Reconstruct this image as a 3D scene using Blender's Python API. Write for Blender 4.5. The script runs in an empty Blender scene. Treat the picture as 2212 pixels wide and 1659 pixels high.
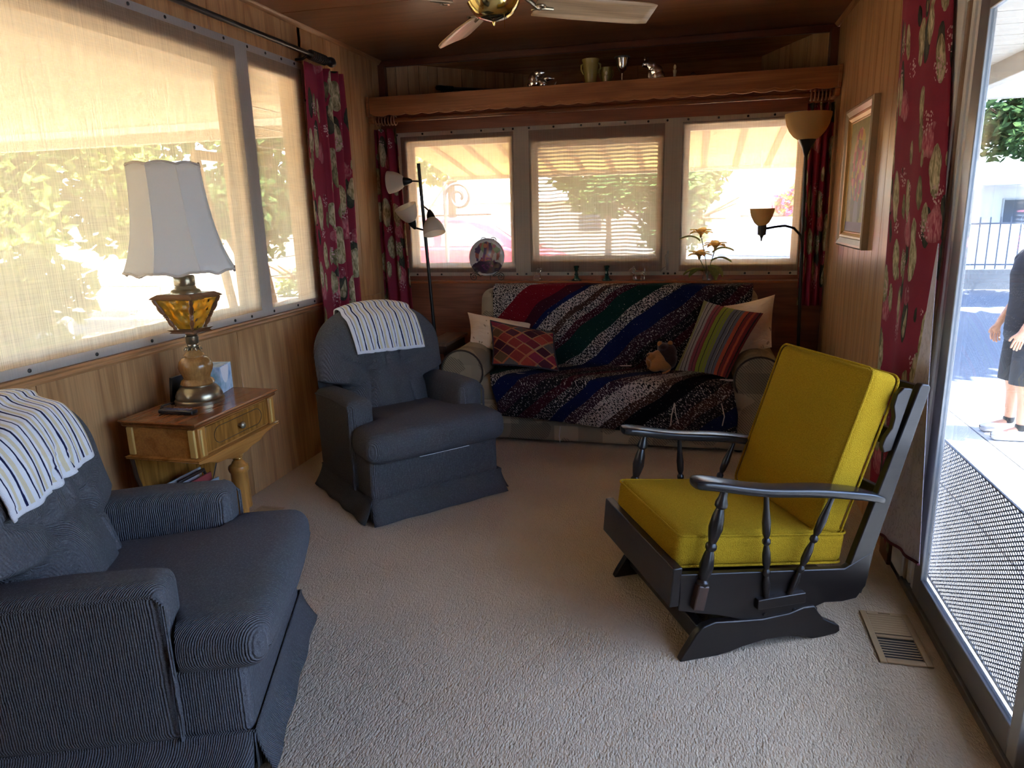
import bpy, bmesh, math, random
from mathutils import Vector, Matrix, noise
random.seed(7)
sc = bpy.context.scene
PI = math.pi
R = math.radians

# ------------------------------------------------------------------ camera
cam = bpy.data.objects.new('camera', bpy.data.cameras.new('camera'))
sc.collection.objects.link(cam); sc.camera = cam
cam.data.sensor_width = 36.0
cam.data.lens = 1533.0 / 2212.0 * 36.0
cam.data.clip_start = 0.05; cam.data.clip_end = 300
CR = ((0.969944,-0.033355,0.241031),(0.242062,0.233154,-0.941831),(-0.024783,0.971868,0.23422))
M = Matrix([list(r) for r in CR]).to_4x4(); M.translation = (0, 0, 1.5)
cam.matrix_world = M

# ------------------------------------------------------------------ sky, sun, exposure
sc.view_settings.view_transform = 'Standard'
sc.view_settings.look = 'None'
sc.view_settings.gamma = 1.0
sc.view_settings.use_curve_mapping = False
sc.view_settings.exposure = 3.55
sc.cycles.use_denoising = True
sc.cycles.use_adaptive_sampling = True
sc.cycles.adaptive_threshold = .10
sc.cycles.adaptive_min_samples = 20
sc.cycles.max_bounces = 9
sc.cycles.diffuse_bounces = 5
sc.cycles.glossy_bounces = 3
sc.cycles.transmission_bounces = 6
sc.cycles.transparent_max_bounces = 12
sc.cycles.caustics_reflective = False
sc.cycles.caustics_refractive = False
sc.cycles.sample_clamp_indirect = 6.0
w = bpy.data.worlds.new('sky'); sc.world = w; w.use_nodes = True
nt = w.node_tree; bg = nt.nodes['Background']
sky = nt.nodes.new('ShaderNodeTexSky'); sky.sky_type = 'NISHITA'
sky.sun_disc = False; sky.sun_elevation = R(68); sky.sun_rotation = R(100); sky.altitude = 50
sky.dust_density = 2.0
nt.links.new(sky.outputs[0], bg.inputs[0]); bg.inputs[1].default_value = 0.26
sl = bpy.data.lights.new('sun_offscreen', 'SUN'); sl.energy = 7.5; sl.angle = R(0.6); sl.color = (1, .94, .83)
so = bpy.data.objects.new('sun_offscreen', sl); sc.collection.objects.link(so)
so.rotation_euler = (R(4), R(21), 0); so.location = (10, 10, 12)

# ------------------------------------------------------------------ helpers
COL = sc.collection
def link(o, parent=None):
    COL.objects.link(o)
    if parent is not None: o.parent = parent
    return o
def tag(o, label=None, cat=None, group=None, kind=None):
    if label: o['label'] = label
    if cat: o['category'] = cat
    if group: o['group'] = group
    if kind: o['kind'] = kind
    return o
def T(name, label, cat, loc=(0, 0, 0), rz=0.0, group=None):
    o = bpy.data.objects.new(name, None); o.empty_display_size = .1
    COL.objects.link(o); o.location = loc; o.rotation_euler = (0, 0, rz)
    return tag(o, label, cat, group)
def S(name, parent=None):
    o = bpy.data.objects.new(name, None); o.empty_display_size = .1
    COL.objects.link(o); o['kind'] = 'structure'
    return o

class MB:
    def __init__(s): s.v = []; s.f = []; s.uv = {}
    def add(s, vs, fs):
        b = len(s.v); s.v += [tuple(v) for v in vs]; s.f += [tuple(i + b for i in f) for f in fs]; return s
    def box(s, x0, x1, y0, y1, z0, z1, fn=None):
        vs = [(x, y, z) for x in (x0, x1) for y in (y0, y1) for z in (z0, z1)]
        if fn: vs = [fn(v) for v in vs]
        return s.add(vs, [(0, 1, 3, 2), (4, 6, 7, 5), (0, 4, 5, 1), (2, 3, 7, 6), (0, 2, 6, 4), (1, 5, 7, 3)])
    def prism(s, poly, a, b, axis='x'):
        # poly in the two remaining axes in order; axis x -> (y,z), y -> (x,z), z -> (x,y)
        n = len(poly)
        def P(p, t):
            return (t, p[0], p[1]) if axis == 'x' else ((p[0], t, p[1]) if axis == 'y' else (p[0], p[1], t))
        vs = [P(p, a) for p in poly] + [P(p, b) for p in poly]
        fs = [tuple(range(n))[::-1], tuple(range(n, 2 * n))] + [(i, (i + 1) % n, (i + 1) % n + n, i + n) for i in range(n)]
        return s.add(vs, fs)
    def lathe(s, prof, c=(0, 0, 0), n=20, axis=None, sx=1, sy=1, cap=True):
        # prof [(r,z)] ; axis: optional Matrix
        vs = []; fs = []
        for r, z in prof:
            for k in range(n):
                a = 2 * PI * k / n
                v = Vector((r * math.cos(a) * sx, r * math.sin(a) * sy, z))
                if axis is not None: v = axis @ v
                vs.append((v.x + c[0], v.y + c[1], v.z + c[2]))
        for i in range(len(prof) - 1):
            for k in range(n):
                a = i * n + k; b = i * n + (k + 1) % n
                fs.append((a, b, b + n, a + n))
        if cap:
            if prof[0][0] > 1e-4: fs.append(tuple(range(n))[::-1])
            if prof[-1][0] > 1e-4: fs.append(tuple(range((len(prof) - 1) * n, len(prof) * n)))
        return s.add(vs, fs)
    def turned(s, a, b, prof, n=12):
        # lathe along a->b, prof [(t 0..1, r)]
        a = Vector(a); b = Vector(b); d = b - a; q = d.to_track_quat('Z', 'Y').to_matrix()
        L = d.length
        return s.lathe([(r, t * L) for t, r in prof], a, n, q)
    def tube(s, pts, r, n=8, closed=False):
        pts = [Vector(p) for p in pts]; m = len(pts)
        rr = r if isinstance(r, (list, tuple)) else [r] * m
        vs = []; fs = []; up = Vector((0, 0, 1)); prev = None
        for i, p in enumerate(pts):
            if closed: d = pts[(i + 1) % m] - pts[i - 1]
            else: d = pts[min(i + 1, m - 1)] - pts[max(i - 1, 0)]
            if d.length < 1e-9: d = Vector((0, 0, 1))
            d.normalize()
            if prev is None:
                x = d.orthogonal().normalized()
            else:
                x = prev - d * prev.dot(d)
                x = x.normalized() if x.length > 1e-6 else d.orthogonal().normalized()
            prev = x; y = d.cross(x)
            for k in range(n):
                a = 2 * PI * k / n
                vs.append(p + (x * math.cos(a) + y * math.sin(a)) * rr[i])
        for i in range(m if closed else m - 1):
            for k in range(n):
                a = i * n + k; b = i * n + (k + 1) % n
                j = ((i + 1) % m) * n
                fs.append((a, b, j + (k + 1) % n, j + k))
        if not closed: fs += [tuple(range(n))[::-1], tuple(range((m - 1) * n, m * n))]
        return s.add(vs, fs)
    def grid(s, nu, nv, fn, uvfn=None, flip=False):
        b = len(s.v)
        for j in range(nv + 1):
            for i in range(nu + 1):
                s.v.append(tuple(fn(i / nu, j / nv)))
                if uvfn: s.uv[len(s.v) - 1] = uvfn(i / nu, j / nv)
        for j in range(nv):
            for i in range(nu):
                a = b + j * (nu + 1) + i
                q = (a, a + 1, a + nu + 2, a + nu + 1)
                s.f.append(q[::-1] if flip else q)
        return s
    def rbox(s, c, h, r, seg=3, inner=6, fn=None):
        # rounded box, centre c, half sizes h, radius r
        def cs(hh):
            rr = min(r, hh * .999)
            e = [rr * (1 - math.cos(PI / 2 * i / seg)) for i in range(seg + 1)]
            m = max(1, inner)
            mid = [-(hh - rr) + 2 * (hh - rr) * i / m for i in range(1, m)]
            return [-hh + x for x in e] + mid + [hh - x for x in reversed(e)]
        X, Y, Z = cs(h[0]), cs(h[1]), cs(h[2])
        idx = {}
        vs = []
        def vert(x, y, z):
            k = (round(x, 7), round(y, 7), round(z, 7))
            if k not in idx:
                p = Vector((x, y, z)); q = Vector([max(-(h[i] - min(r, h[i] * .999)), min(h[i] - min(r, h[i] * .999), p[i])) for i in range(3)])
                d = p - q
                if d.length > 1e-9: p = q + d.normalized() * min(r, min(h) * .999)
                p = p + Vector(c)
                idx[k] = len(vs); vs.append(tuple(fn(p)) if fn else tuple(p))
            return idx[k]
        fs = []
        def face(A, B, f, flip):
            for i in range(len(A) - 1):
                for j in range(len(B) - 1):
                    q = (vert(*f(A[i], B[j])), vert(*f(A[i + 1], B[j])), vert(*f(A[i + 1], B[j + 1])), vert(*f(A[i], B[j + 1])))
                    fs.append(q[::-1] if flip else q)
        face(X, Y, lambda a, b: (a, b, h[2]), False); face(X, Y, lambda a, b: (a, b, -h[2]), True)
        face(X, Z, lambda a, b: (a, -h[1], b), False); face(X, Z, lambda a, b: (a, h[1], b), True)
        face(Y, Z, lambda a, b: (h[0], a, b), False); face(Y, Z, lambda a, b: (-h[0], a, b), True)
        return s.add(vs, fs)
    def xf(s, fn):
        s.v = [tuple(fn(v)) for v in s.v]; return s
    def mesh(s, name, mat, smooth=True, ang=40):
        me = bpy.data.meshes.new(name); me.from_pydata(s.v, [], s.f); me.validate()
        if s.uv:
            L = me.uv_layers.new(name='UVMap')
            for lp in me.loops: L.data[lp.index].uv = s.uv.get(lp.vertex_index, (0, 0))
        if mat: me.materials.append(mat)
        if smooth:
            me.polygons.foreach_set('use_smooth', [True] * len(me.polygons))
            if ang < 180:
                bm = bmesh.new(); bm.from_mesh(me)
                for e in bm.edges:
                    if len(e.link_faces) == 2 and e.calc_face_angle(0) > R(ang): e.smooth = False
                bm.to_mesh(me); bm.free()
        return me
    def build(s, name, mat, parent=None, smooth=True, ang=40, bevel=0, seg=2, subsurf=0, solid=0, normals=False):
        me = s.mesh(name, mat, smooth, ang)
        if normals:
            bm = bmesh.new(); bm.from_mesh(me); bmesh.ops.recalc_face_normals(bm, faces=bm.faces); bm.to_mesh(me); bm.free()
        o = bpy.data.objects.new(name, me); link(o, parent)
        if solid:
            m = o.modifiers.new('t', 'SOLIDIFY'); m.thickness = solid; m.offset = 0
        if bevel:
            m = o.modifiers.new('b', 'BEVEL'); m.width = bevel; m.segments = seg; m.limit_method = 'ANGLE'; m.angle_limit = R(30)
            m.harden_normals = False
        if subsurf:
            m = o.modifiers.new('s', 'SUBSURF'); m.levels = subsurf; m.render_levels = subsurf
        return o
def copyo(o, parent, loc=None, rot=None, scale=None):
    c = o.copy(); COL.objects.link(c); c.parent = parent
    if loc is not None: c.location = loc
    if rot is not None: c.rotation_euler = rot
    if scale is not None: c.scale = scale
    return c
def copy_tree(o, parent=None):
    c = o.copy(); COL.objects.link(c); c.parent = parent
    for ch in list(o.children): copy_tree(ch, c)
    return c
def spiral(c, r0, r1, turns, a0=0, plane='xz', n=28):
    out = []
    for i in range(n + 1):
        t = i / n; a = a0 + 2 * PI * turns * t; r = r0 + (r1 - r0) * t
        p = (r * math.cos(a), r * math.sin(a))
        out.append((c[0] + p[0], c[1], c[2] + p[1]) if plane == 'xz' else ((c[0], c[1] + p[0], c[2] + p[1]) if plane == 'yz' else (c[0] + p[0], c[1] + p[1], c[2])))
    return out
def lerp(a, b, t): return a + (b - a) * t
def interp(pts, t):
    for (a, va), (b, vb) in zip(pts, pts[1:]):
        if t <= b: return va + (vb - va) * (t - a) / (b - a) if b > a else vb
    return pts[-1][1]

# ------------------------------------------------------------------ materials
def srgb(r, g, b):
    f = lambda c: (c / 255 / 12.92) if c / 255 <= .04045 else ((c / 255 + .055) / 1.055) ** 2.4
    return (f(r), f(g), f(b), 1)
class NT:
    def __init__(s, name):
        s.m = bpy.data.materials.new(name); s.m.use_nodes = True; s.t = s.m.node_tree
        s.b = s.t.nodes['Principled BSDF']; s.out = s.t.nodes['Material Output']
    def n(s, typ, props=None, **ins):
        nd = s.t.nodes.new('ShaderNode' + typ)
        for k, v in (props or {}).items(): setattr(nd, k, v)
        for k, v in ins.items():
            key = k.replace('_', ' ')
            sock = nd.inputs[int(k[1:])] if k[0] == 'i' and k[1:].isdigit() else nd.inputs[key]
            if isinstance(v, bpy.types.NodeSocket): s.t.links.new(v, sock)
            else: sock.default_value = v
        return nd
    def l(s, a, b): s.t.links.new(a, b)
    def coord(s, which='Object', scale=(1, 1, 1), rot=(0, 0, 0), rnd=0.0):
        tc = s.n('TexCoord'); v = tc.outputs[which]
        if rnd:
            oi = s.n('ObjectInfo'); ml = s.n('VectorMath', {'operation': 'ADD'}, i0=v)
            sc_ = s.n('Math', {'operation': 'MULTIPLY'}, i0=oi.outputs['Random'], i1=rnd)
            s.l(sc_.outputs[0], ml.inputs[1]); v = ml.outputs[0]
        mp = s.n('Mapping', None, Vector=v, Scale=scale, Rotation=rot)
        return mp.outputs[0]
    def ramp(s, fac, stops, const=False):
        r = s.n('ValToRGB', None, Fac=fac); cr = r.color_ramp
        if const: cr.interpolation = 'CONSTANT'
        while len(cr.elements) < len(stops): cr.elements.new(1.0)
        for e, (p, c) in zip(cr.elements, stops):
            e.position = p; e.color = c if len(c) == 4 else (*c, 1)
        return r.outputs[0]
    def mix(s, fac, a, b, mode='MIX'):
        nd = s.n('Mix', {'data_type': 'RGBA', 'blend_type': mode})
        for k, v in ((0, fac), (6, a), (7, b)):
            if isinstance(v, bpy.types.NodeSocket): s.l(v, nd.inputs[k])
            else: nd.inputs[k].default_value = v
        return nd.outputs[2]
    def math(s, op, a, b=0.0, c=0.0):
        nd = s.n('Math', {'operation': op}, i0=a, i1=b); 
        if isinstance(c, bpy.types.NodeSocket): s.l(c, nd.inputs[2])
        else: nd.inputs[2].default_value = c
        return nd.outputs[0]
    def bump(s, h, strength=.3, dist=.01):
        bp = s.n('Bump', None, Height=h, Strength=strength, Distance=dist); s.l(bp.outputs[0], s.b.inputs['Normal'])
    def set(s, color=None, rough=None, metal=None, spec=None, **kw):
        for k, v in (('Base Color', color), ('Roughness', rough), ('Metallic', metal), ('Specular IOR Level', spec)):
            if v is None: continue
            if isinstance(v, bpy.types.NodeSocket): s.l(v, s.b.inputs[k])
            else: s.b.inputs[k].default_value = v
        for k, v in kw.items():
            if isinstance(v, bpy.types.NodeSocket): s.l(v, s.b.inputs[k.replace('_', ' ')])
            else: s.b.inputs[k.replace('_', ' ')].default_value = v
        return s.m
def plain(name, c, rough=.5, metal=0, var=.06, vs=9, **kw):
    t = NT(name)
    no = t.n('TexNoise', None, Vector=t.coord(), Scale=vs, Detail=3.0)
    col = t.mix(no.outputs[0], tuple(x * (1 - var * 2) for x in c[:3]) + (1,), tuple(min(1, x * (1 + var * 2)) for x in c[:3]) + (1,))
    return t.set(col, rough, metal, **kw)
def wood(name, c1, c2, c3, grain='z', rough=.35, fine=.5, band=.6, wscale=1.0, tint=.15, rnd=7.3):
    t = NT(name)
    k = {'x': 0, 'y': 1, 'z': 2}[grain]
    a = [5.0 * wscale] * 3; a[k] = .55 * wscale
    b = [130.0] * 3; b[k] = 4.0
    low = t.n('TexNoise', None, Vector=t.coord(scale=tuple(a), rnd=rnd), Scale=1.0, Detail=2.0, Distortion=.4)
    s_ = t.math('MULTIPLY', low.outputs[0], 34.0)
    sn = t.math('SINE', s_)
    bd = t.math('MULTIPLY_ADD', sn, .5, .5)
    bd = t.math('POWER', bd, 2.2)
    fi = t.n('TexNoise', None, Vector=t.coord(scale=tuple(b), rnd=rnd), Scale=1.0, Detail=3.0)
    big = t.n('TexNoise', None, Vector=t.coord(scale=(1.2, 1.2, .8), rnd=rnd), Scale=1.0, Detail=1.0)
    base = t.mix(big.outputs[0], c1, c2)
    col = t.mix(t.math('MULTIPLY', bd, band), base, c3)
    fr = t.ramp(fi.outputs[0], [(.35, (.55, .55, .55)), (.62, (1, 1, 1))])
    col = t.mix(fine, col, t.mix(1.0, col, fr, 'MULTIPLY'))
    oi = t.n('ObjectInfo'); v = t.math('MULTIPLY_ADD', oi.outputs['Random'], tint * 2, 1 - tint)
    hs = t.n('HueSaturation', None, Color=col, Value=v); 
    t.bump(fi.outputs[0], .06, .004)
    return t.set(hs.outputs[0], rough)

# ---- shared materials
W_L = wood('wood_panel_golden', srgb(194, 146, 98), srgb(206, 160, 110), srgb(160, 110, 66), 'z', .32)
W_LX = wood('wood_panel_red_horizontal', srgb(146, 88, 62), srgb(156, 98, 70), srgb(118, 68, 46), 'x', .35, tint=.05)
W_SH = wood('wood_shelf_oak', srgb(172, 110, 66), srgb(184, 122, 76), srgb(134, 78, 44), 'x', .35, tint=.05)
W_LY = wood('wood_moulding_along_wall', srgb(182, 132, 86), srgb(196, 146, 98), srgb(146, 98, 60), 'y', .35, tint=.05)
W_R = wood('wood_panel_brown', srgb(194, 146, 98), srgb(206, 160, 110), srgb(160, 110, 66), 'z', .32, tint=.08)
W_CE = wood('wood_ceiling_dark', srgb(134, 88, 58), srgb(146, 98, 66), srgb(104, 64, 42), 'x', .28, tint=.06)
W_AL = wood('wood_alcove_pale', srgb(200, 158, 112), srgb(210, 168, 122), srgb(172, 128, 84), 'z', .35, tint=.1)
W_ALX = wood('wood_alcove_boards', srgb(184, 130, 84), srgb(194, 140, 94), srgb(154, 102, 62), 'x', .25, tint=.08)
W_DK = wood('wood_trim_dark', srgb(96, 52, 32), srgb(108, 60, 38), srgb(74, 38, 24), 'x', .35, tint=.04)
W_DKZ = wood('wood_trim_dark_upright', srgb(96, 52, 32), srgb(108, 60, 38), srgb(74, 38, 24), 'z', .35, tint=.04)
W_JB = wood('wood_window_jamb', srgb(208, 164, 104), srgb(220, 178, 118), srgb(184, 138, 84), 'z', .5, tint=.04)
ALU = plain('aluminium_mill', (.55, .55, .53, 1), .38, .85)
ALU_W = plain('aluminium_pale_painted', (.82, .81, .77, 1), .45)
ALU_D = plain('aluminium_dark_track', (.16, .15, .145, 1), .4, .5)
BRASS = plain('brass_polished', (.83, .62, .22, 1), .12, 1.0, var=.03)
BLACK = plain('black_satin', (.012, .012, .013, 1), .35)
BLACKM = plain('black_metal', (.018, .017, .018, 1), .3, .4)
CHROME = plain('silver_mirror', (.72, .70, .66, 1), .07, 1.0, var=.02)

def glass_mat(name, tint=(1, 1, 1, 1), rough=0.0, refl=.9):
    t = NT(name); t.t.nodes.remove(t.b)
    tr = t.n('BsdfTransparent', None, Color=tint); gl = t.n('BsdfGlossy', None, Color=(refl, refl, refl, 1), Roughness=rough)
    lw_ = t.n('LayerWeight', None, Blend=.5)
    fr = t.math('MULTIPLY_ADD', t.math('POWER', lw_.outputs['Facing'], 5.0), .8, .04)
    mx = t.n('MixShader', None, i0=fr, i1=tr.outputs[0], i2=gl.outputs[0]); t.l(mx.outputs[0], t.out.inputs[0])
    return t.m
GLASS = glass_mat('window_glass')
GLASS_D = glass_mat('door_glass_bluish', (.64, .69, .76, 1))

def screen_mat(name, col, cover=.52, streak=.22, axis='z', scl=1.0, tl=.65):
    t = NT(name); t.t.nodes.remove(t.b)
    st = (260 * scl, 260 * scl, 3 * scl) if axis == 'z' else (3 * scl, 3 * scl, 260 * scl)
    n1 = t.n('TexNoise', None, Vector=t.coord(scale=st), Scale=1.0, Detail=3.0)
    st2 = (8 * scl, 8 * scl, 320 * scl)
    n2 = t.n('TexNoise', None, Vector=t.coord(scale=st2), Scale=1.0, Detail=2.0)
    f = t.math('MULTIPLY_ADD', t.math('SUBTRACT', n1.outputs[0], .5), streak * 4, cover)
    f = t.math('MULTIPLY_ADD', t.math('SUBTRACT', n2.outputs[0], .5), streak * 1.5, f)
    f = t.n('Clamp', None, Value=f, Min=.05, Max=.97).outputs[0]
    tr = t.n('BsdfTransparent'); df = t.n('BsdfDiffuse', None, Color=col); tlb = t.n('BsdfTranslucent', None, Color=col)
    c = t.n('MixShader', None, i0=tl, i1=df.outputs[0], i2=tlb.outputs[0])
    mx = t.n('MixShader', None, i0=f, i1=tr.outputs[0], i2=c.outputs[0]); t.l(mx.outputs[0], t.out.inputs[0])
    return t.m
SCREEN = screen_mat('woven_shade_fabric', (.62, .57, .46, 1), .70)
SCREEN_B = screen_mat('woven_shade_fabric_fine', (.56, .51, .42, 1), .60, .12)

# ---- carpet
def carpet():
    t = NT('carpet_beige_loop')
    v = t.coord(scale=(1, 1, 1))
    no = t.n('TexNoise', None, Vector=v, Scale=3.0, Detail=4.0)
    rot = t.coord(scale=(170, 80, 60), rot=(0, 0, R(28)))
    di = t.n('TexNoise', None, Vector=v, Scale=40.0, Detail=2.0)
    vv = t.n('VectorMath', {'operation': 'MULTIPLY_ADD'}, i0=di.outputs[1], i1=(1.6, 1.6, 0), i2=rot)
    vo = t.n('TexVoronoi', None, Vector=vv.outputs[0], Scale=1.0)
    fi = t.n('TexNoise', None, Vector=v, Scale=420.0, Detail=2.0)
    # woven block pattern
    bl = t.n('TexBrick', {'offset': .5}, Vector=t.coord(scale=(1, 1, 1), rot=(0, 0, R(-62))), Scale=1.0, Mortar_Size=.012, Mortar_Smooth=1.0, Brick_Width=.34, Row_Height=.11, Color1=(1, 1, 1, 1), Color2=(.94, .94, .94, 1), Mortar=(.86, .86, .86, 1))
    base = t.mix(no.outputs[0], srgb(192, 176, 152), srgb(208, 193, 169))
    col = base
    blf = t.n('SeparateColor', None, Color=bl.outputs[0]).outputs[0]
    h = t.math('SUBTRACT', t.math('MULTIPLY', fi.outputs[0], .5), vo.outputs['Distance'])
    h = t.math('MULTIPLY_ADD', blf, 3.0, h)
    t.bump(h, .75, .007)
    return t.set(col, .95, spec=.1)
CARPET = carpet()

XL, XR, YB, ZC = -2.335, .86, 5.30, 2.64
# ---- floor & ceiling
fl = MB().box(XL - .02, XR + .10, -1.6, 5.36, -.03, 0).build('floor', CARPET); fl['kind'] = 'structure'
ce = MB().box(XL - .1, XR + .1, -1.6, 5.36, ZC, ZC + .04).build('ceiling', W_CE); ce['kind'] = 'structure'
for i in range(6):
    y1 = 5.36 - 1.40 - (i - 1) * 1.22 if i else 5.36
    y0 = 5.36 - 1.40 - i * 1.22
    MB().box(XL, XR, max(y0, -1.6) + .002, y1 - .002, ZC - .008, ZC).build('panel', W_CE, ce, bevel=.003)

def hole_boxes(mb, u0, u1, z0, z1, holes, a, b, axis):
    us = sorted({u0, u1, *[h[0] for h in holes], *[h[1] for h in holes]})
    for ua, ub in zip(us, us[1:]):
        zz = [(z0, z1)]
        for h in holes:
            if h[0] <= ua + 1e-6 and h[1] >= ub - 1e-6:
                nz = []
                for p, q in zz:
                    if h[2] > p: nz.append((p, min(q, h[2])))
                    if h[3] < q: nz.append((max(p, h[3]), q))
                zz = [x for x in nz if x[1] - x[0] > 1e-4]
        for p, q in zz:
            if axis == 'x': mb.box(a, b, ua, ub, p, q)
            else: mb.box(ua, ub, a, b, p, q)
    return mb

# ---- left wall
WL1 = (.55, 3.50, .995, 2.31); WL2 = (3.615, 4.10, .995, 2.31)
wl = hole_boxes(MB(), -1.6, 5.40, -.03, ZC + .04, [WL1, WL2], XL - .11, XL - .010, 'x').build('wall_left', W_L); wl['kind'] = 'structure'
def planks(parent, mat, axis, face, depth, cuts, z0, z1, gap=.0015, name='plank'):
    for a, b in zip(cuts, cuts[1:]):
        m = MB()
        if axis == 'x': m.box(min(face, face + depth), max(face, face + depth), a + gap, b - gap, z0, z1)
        else: m.box(a + gap, b - gap, min(face, face + depth), max(face, face + depth), z0, z1)
        m.build(name, mat, parent, bevel=.002, seg=1)
planks(wl, W_L, 'x', XL, -.012, [-1.6, -.40, .82, 2.04, 3.26, 4.48, 5.30], 0, .925, name='panel')
planks(wl, W_L, 'x', XL, -.012, [-1.6, -.34, .88, 2.10, 3.32, 3.985, 4.20], 2.36, ZC, name='panel')
cuts = [4.16]
for wdt in (.17, .15, .10, .13, .11, .16, .12, .10, .16): cuts.append(cuts[-1] + wdt)
cuts = [c for c in cuts if c < 5.24] + [5.36]
planks(wl, W_L, 'x', XL, -.012, cuts, .925, ZC)
planks(wl, W_L, 'x', XL, -.012, [-1.6, -.7, .10, .50], .925, 2.36)
# chair-rail moulding under the screens and crown moulding
tr = MB().prism([(XL, .925), (XL + .022, .928), (XL + .028, .940), (XL + .020, .948), (XL + .026, .957), (XL + .022, .966), (XL, .966)], -1.6, 4.22, 'y').build('trim_1', W_LY, bevel=.002); tr['kind'] = 'structure'
tr = MB().prism([(XL, ZC - .03), (XL + .008, ZC - .028), (XL + .022, ZC - .012), (XL + .024, ZC - .008), (XL, ZC - .008)], -1.6, 5.34, 'y').build('trim_2', W_LY); tr['kind'] = 'structure'
tr = MB().prism([(XR, ZC - .03), (XR - .008, ZC - .028), (XR - .022, ZC - .012), (XR - .024, ZC - .008), (XR, ZC - .008)], -1.6, 5.34, 'y').build('trim_3', W_LY); tr['kind'] = 'structure'

# window_1 : one big pane, jamb lining
def ring(mb, u0, u1, z0, z1, wd, a, b, axis):
    for (p, q, r_, s_) in ((u0, u0 + wd, z0, z1), (u1 - wd, u1, z0, z1), (u0 + wd, u1 - wd, z0, z0 + wd), (u0 + wd, u1 - wd, z1 - wd, z1)):
        if axis == 'x': mb.box(a, b, p, q, r_, s_)
        else: mb.box(p, q, a, b, r_, s_)
    return mb
def window(name, rect, axis, plane, out, jamb=.012, sash=.03, glass=True, wood_m=W_JB):
    # plane: inner face; out: direction sign toward the outside
    e = S(name)
    d = .10 * out
    ring(MB(), *rect, jamb, *sorted((plane + d, plane + .002 * out)), axis).build('jamb', wood_m, e, bevel=.002)
    r2 = (rect[0] + jamb, rect[1] - jamb, rect[2] + jamb, rect[3] - jamb)
    ring(MB(), *r2, sash, *sorted((plane + d * .95, plane + d * .68)), axis).build('sash', wood_m, e, bevel=.002)
    if glass:
        m = MB(); g = plane + d * .8; i = sash + jamb - .004
        if axis == 'x': m.box(g - .002, g + .002, rect[0] + i, rect[1] - i, rect[2] + i, rect[3] - i)
        else: m.box(rect[0] + i, rect[1] - i, g - .002, g + .002, rect[2] + i, rect[3] - i)
        m.build('pane', GLASS, e)
    return e
window('window_1', WL1, 'x', XL - .01, -1)
w2 = window('window_2', WL2, 'x', XL - .01, -1, glass=False, sash=.05)
z = WL2[2] + .07
while z < WL2[3] - .10:
    MB().box(-.002, .002, WL2[0] + .05, WL2[1] - .05, 0, .108).build('louvre', GLASS, w2).location = (XL - .085, 0, z)
    o = w2.children[-1]; o.rotation_euler = (0, R(-9), 0)
    MB().box(XL - .093, XL - .078, WL2[0] + .045, WL2[1] - .045, z - .003, z + .001).build('louvre_clip', ALU, w2)
    z += .105

# sheer shade screens pinned over the windows
def screw_mesh():
    return MB().lathe([(0, .004), (.0045, .0036), (.0075, .002), (.008, 0)], n=10).mesh('screw', plain('screw_head_dark', (.05, .045, .04, 1), .4, .6))
SCREW = screw_mesh()
def screws(parent, pts, rot):
    for p in pts:
        o = bpy.data.objects.new('screw', SCREW); link(o, parent); o.location = p; o.rotation_euler = rot
def screen_sheet(u0, u1, z0, z1, at, axis, nu=60, nv=30, wob=.0012):
    m = MB()
    def f(a, b):
        u = lerp(u0, u1, a); zz = lerp(z0, z1, b)
        d = wob * noise.noise(Vector((u * 3, zz * 3, 1.3)))
        return (at + d, u, zz) if axis == 'x' else (u, at + d, zz)
    m.grid(nu, nv, f); return m
sl1 = screen_sheet(.50, 4.195, .968, 2.408, XL + .0035, 'x').build('window_screen', SCREEN)
tag(sl1, 'large sheer beige shade screen pinned over the long left side window', 'window screen')
HEM = screen_mat('shade_hem_grey', (.80, .77, .72, 1), .95, .05)
hm = MB()
for (a, b, c, d) in ((.50, 4.195, .968, 1.005), (.50, 4.195, 2.372, 2.408), (4.165, 4.195, 1.005, 2.372), (3.505, 3.61, 1.005, 2.372)):
    hm.box(XL + .0045, XL + .0055, a, b, c, d)
hm.build('hem', HEM, sl1)
screws(sl1, [(XL + .006, y, .985) for y in (1.25, 1.62, 2.02, 2.33, 2.64, 2.95, 3.25, 3.40, 3.62, 3.88, 4.08)], (0, R(90), 0))
screws(sl1, [(XL + .006, y, 2.392) for y in (1.5, 1.9, 2.3, 2.78, 3.00, 3.20, 3.42, 3.62, 3.79, 3.95, 4.09)], (0, R(90), 0))
screws(sl1, [(XL + .006, 4.182, z) for z in (1.25, 1.5, 1.75, 2.0, 2.2)], (0, R(90), 0))

# ---- back wall
WB = [(-2.145, -1.310, 1.090, 2.050), (-1.177, -.223, 1.133, 2.003), (-.088, .705, 1.100, 2.068)]
wb = MB(); hole_boxes(wb, XL - .10, XR + .10, -.03, 2.30, WB, YB, YB + .10, 'y')
wb = wb.build('wall_back', W_LX); wb['kind'] = 'structure'
for a, b in ((XL, -.90), (-.90, XR)):
    MB().box(a + .001, b - .001, YB - .10, YB, 0, .99).build('panel', W_LX, wb, bevel=.002)
planks(wb, W_LX, 'y', YB, -.004, [XL, -2.215], .99, 2.26, name='panel'); planks(wb, W_LX, 'y', YB, -.004, [.71, XR], .99, 2.26, name='panel')
planks(wb, W_LX, 'y', YB, -.004, [-2.215, .71], 2.108, 2.26, name='panel')
tr = MB().prism([(YB - .115, .992), (YB - .112, .985), (YB - .10, .985), (YB, .985), (YB, 1.002), (YB - .11, 1.002)], XL, XR, 'x').build('window_ledge', wood('wood_ledge', srgb(150, 88, 54), srgb(160, 96, 60), srgb(120, 66, 38), 'x', .3)); tr['kind'] = 'structure'; tr.name = 'trim_4'
for k, h in enumerate(WB): window('window_%d' % (k + 3), h, 'y', YB + .0, 1)
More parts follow.
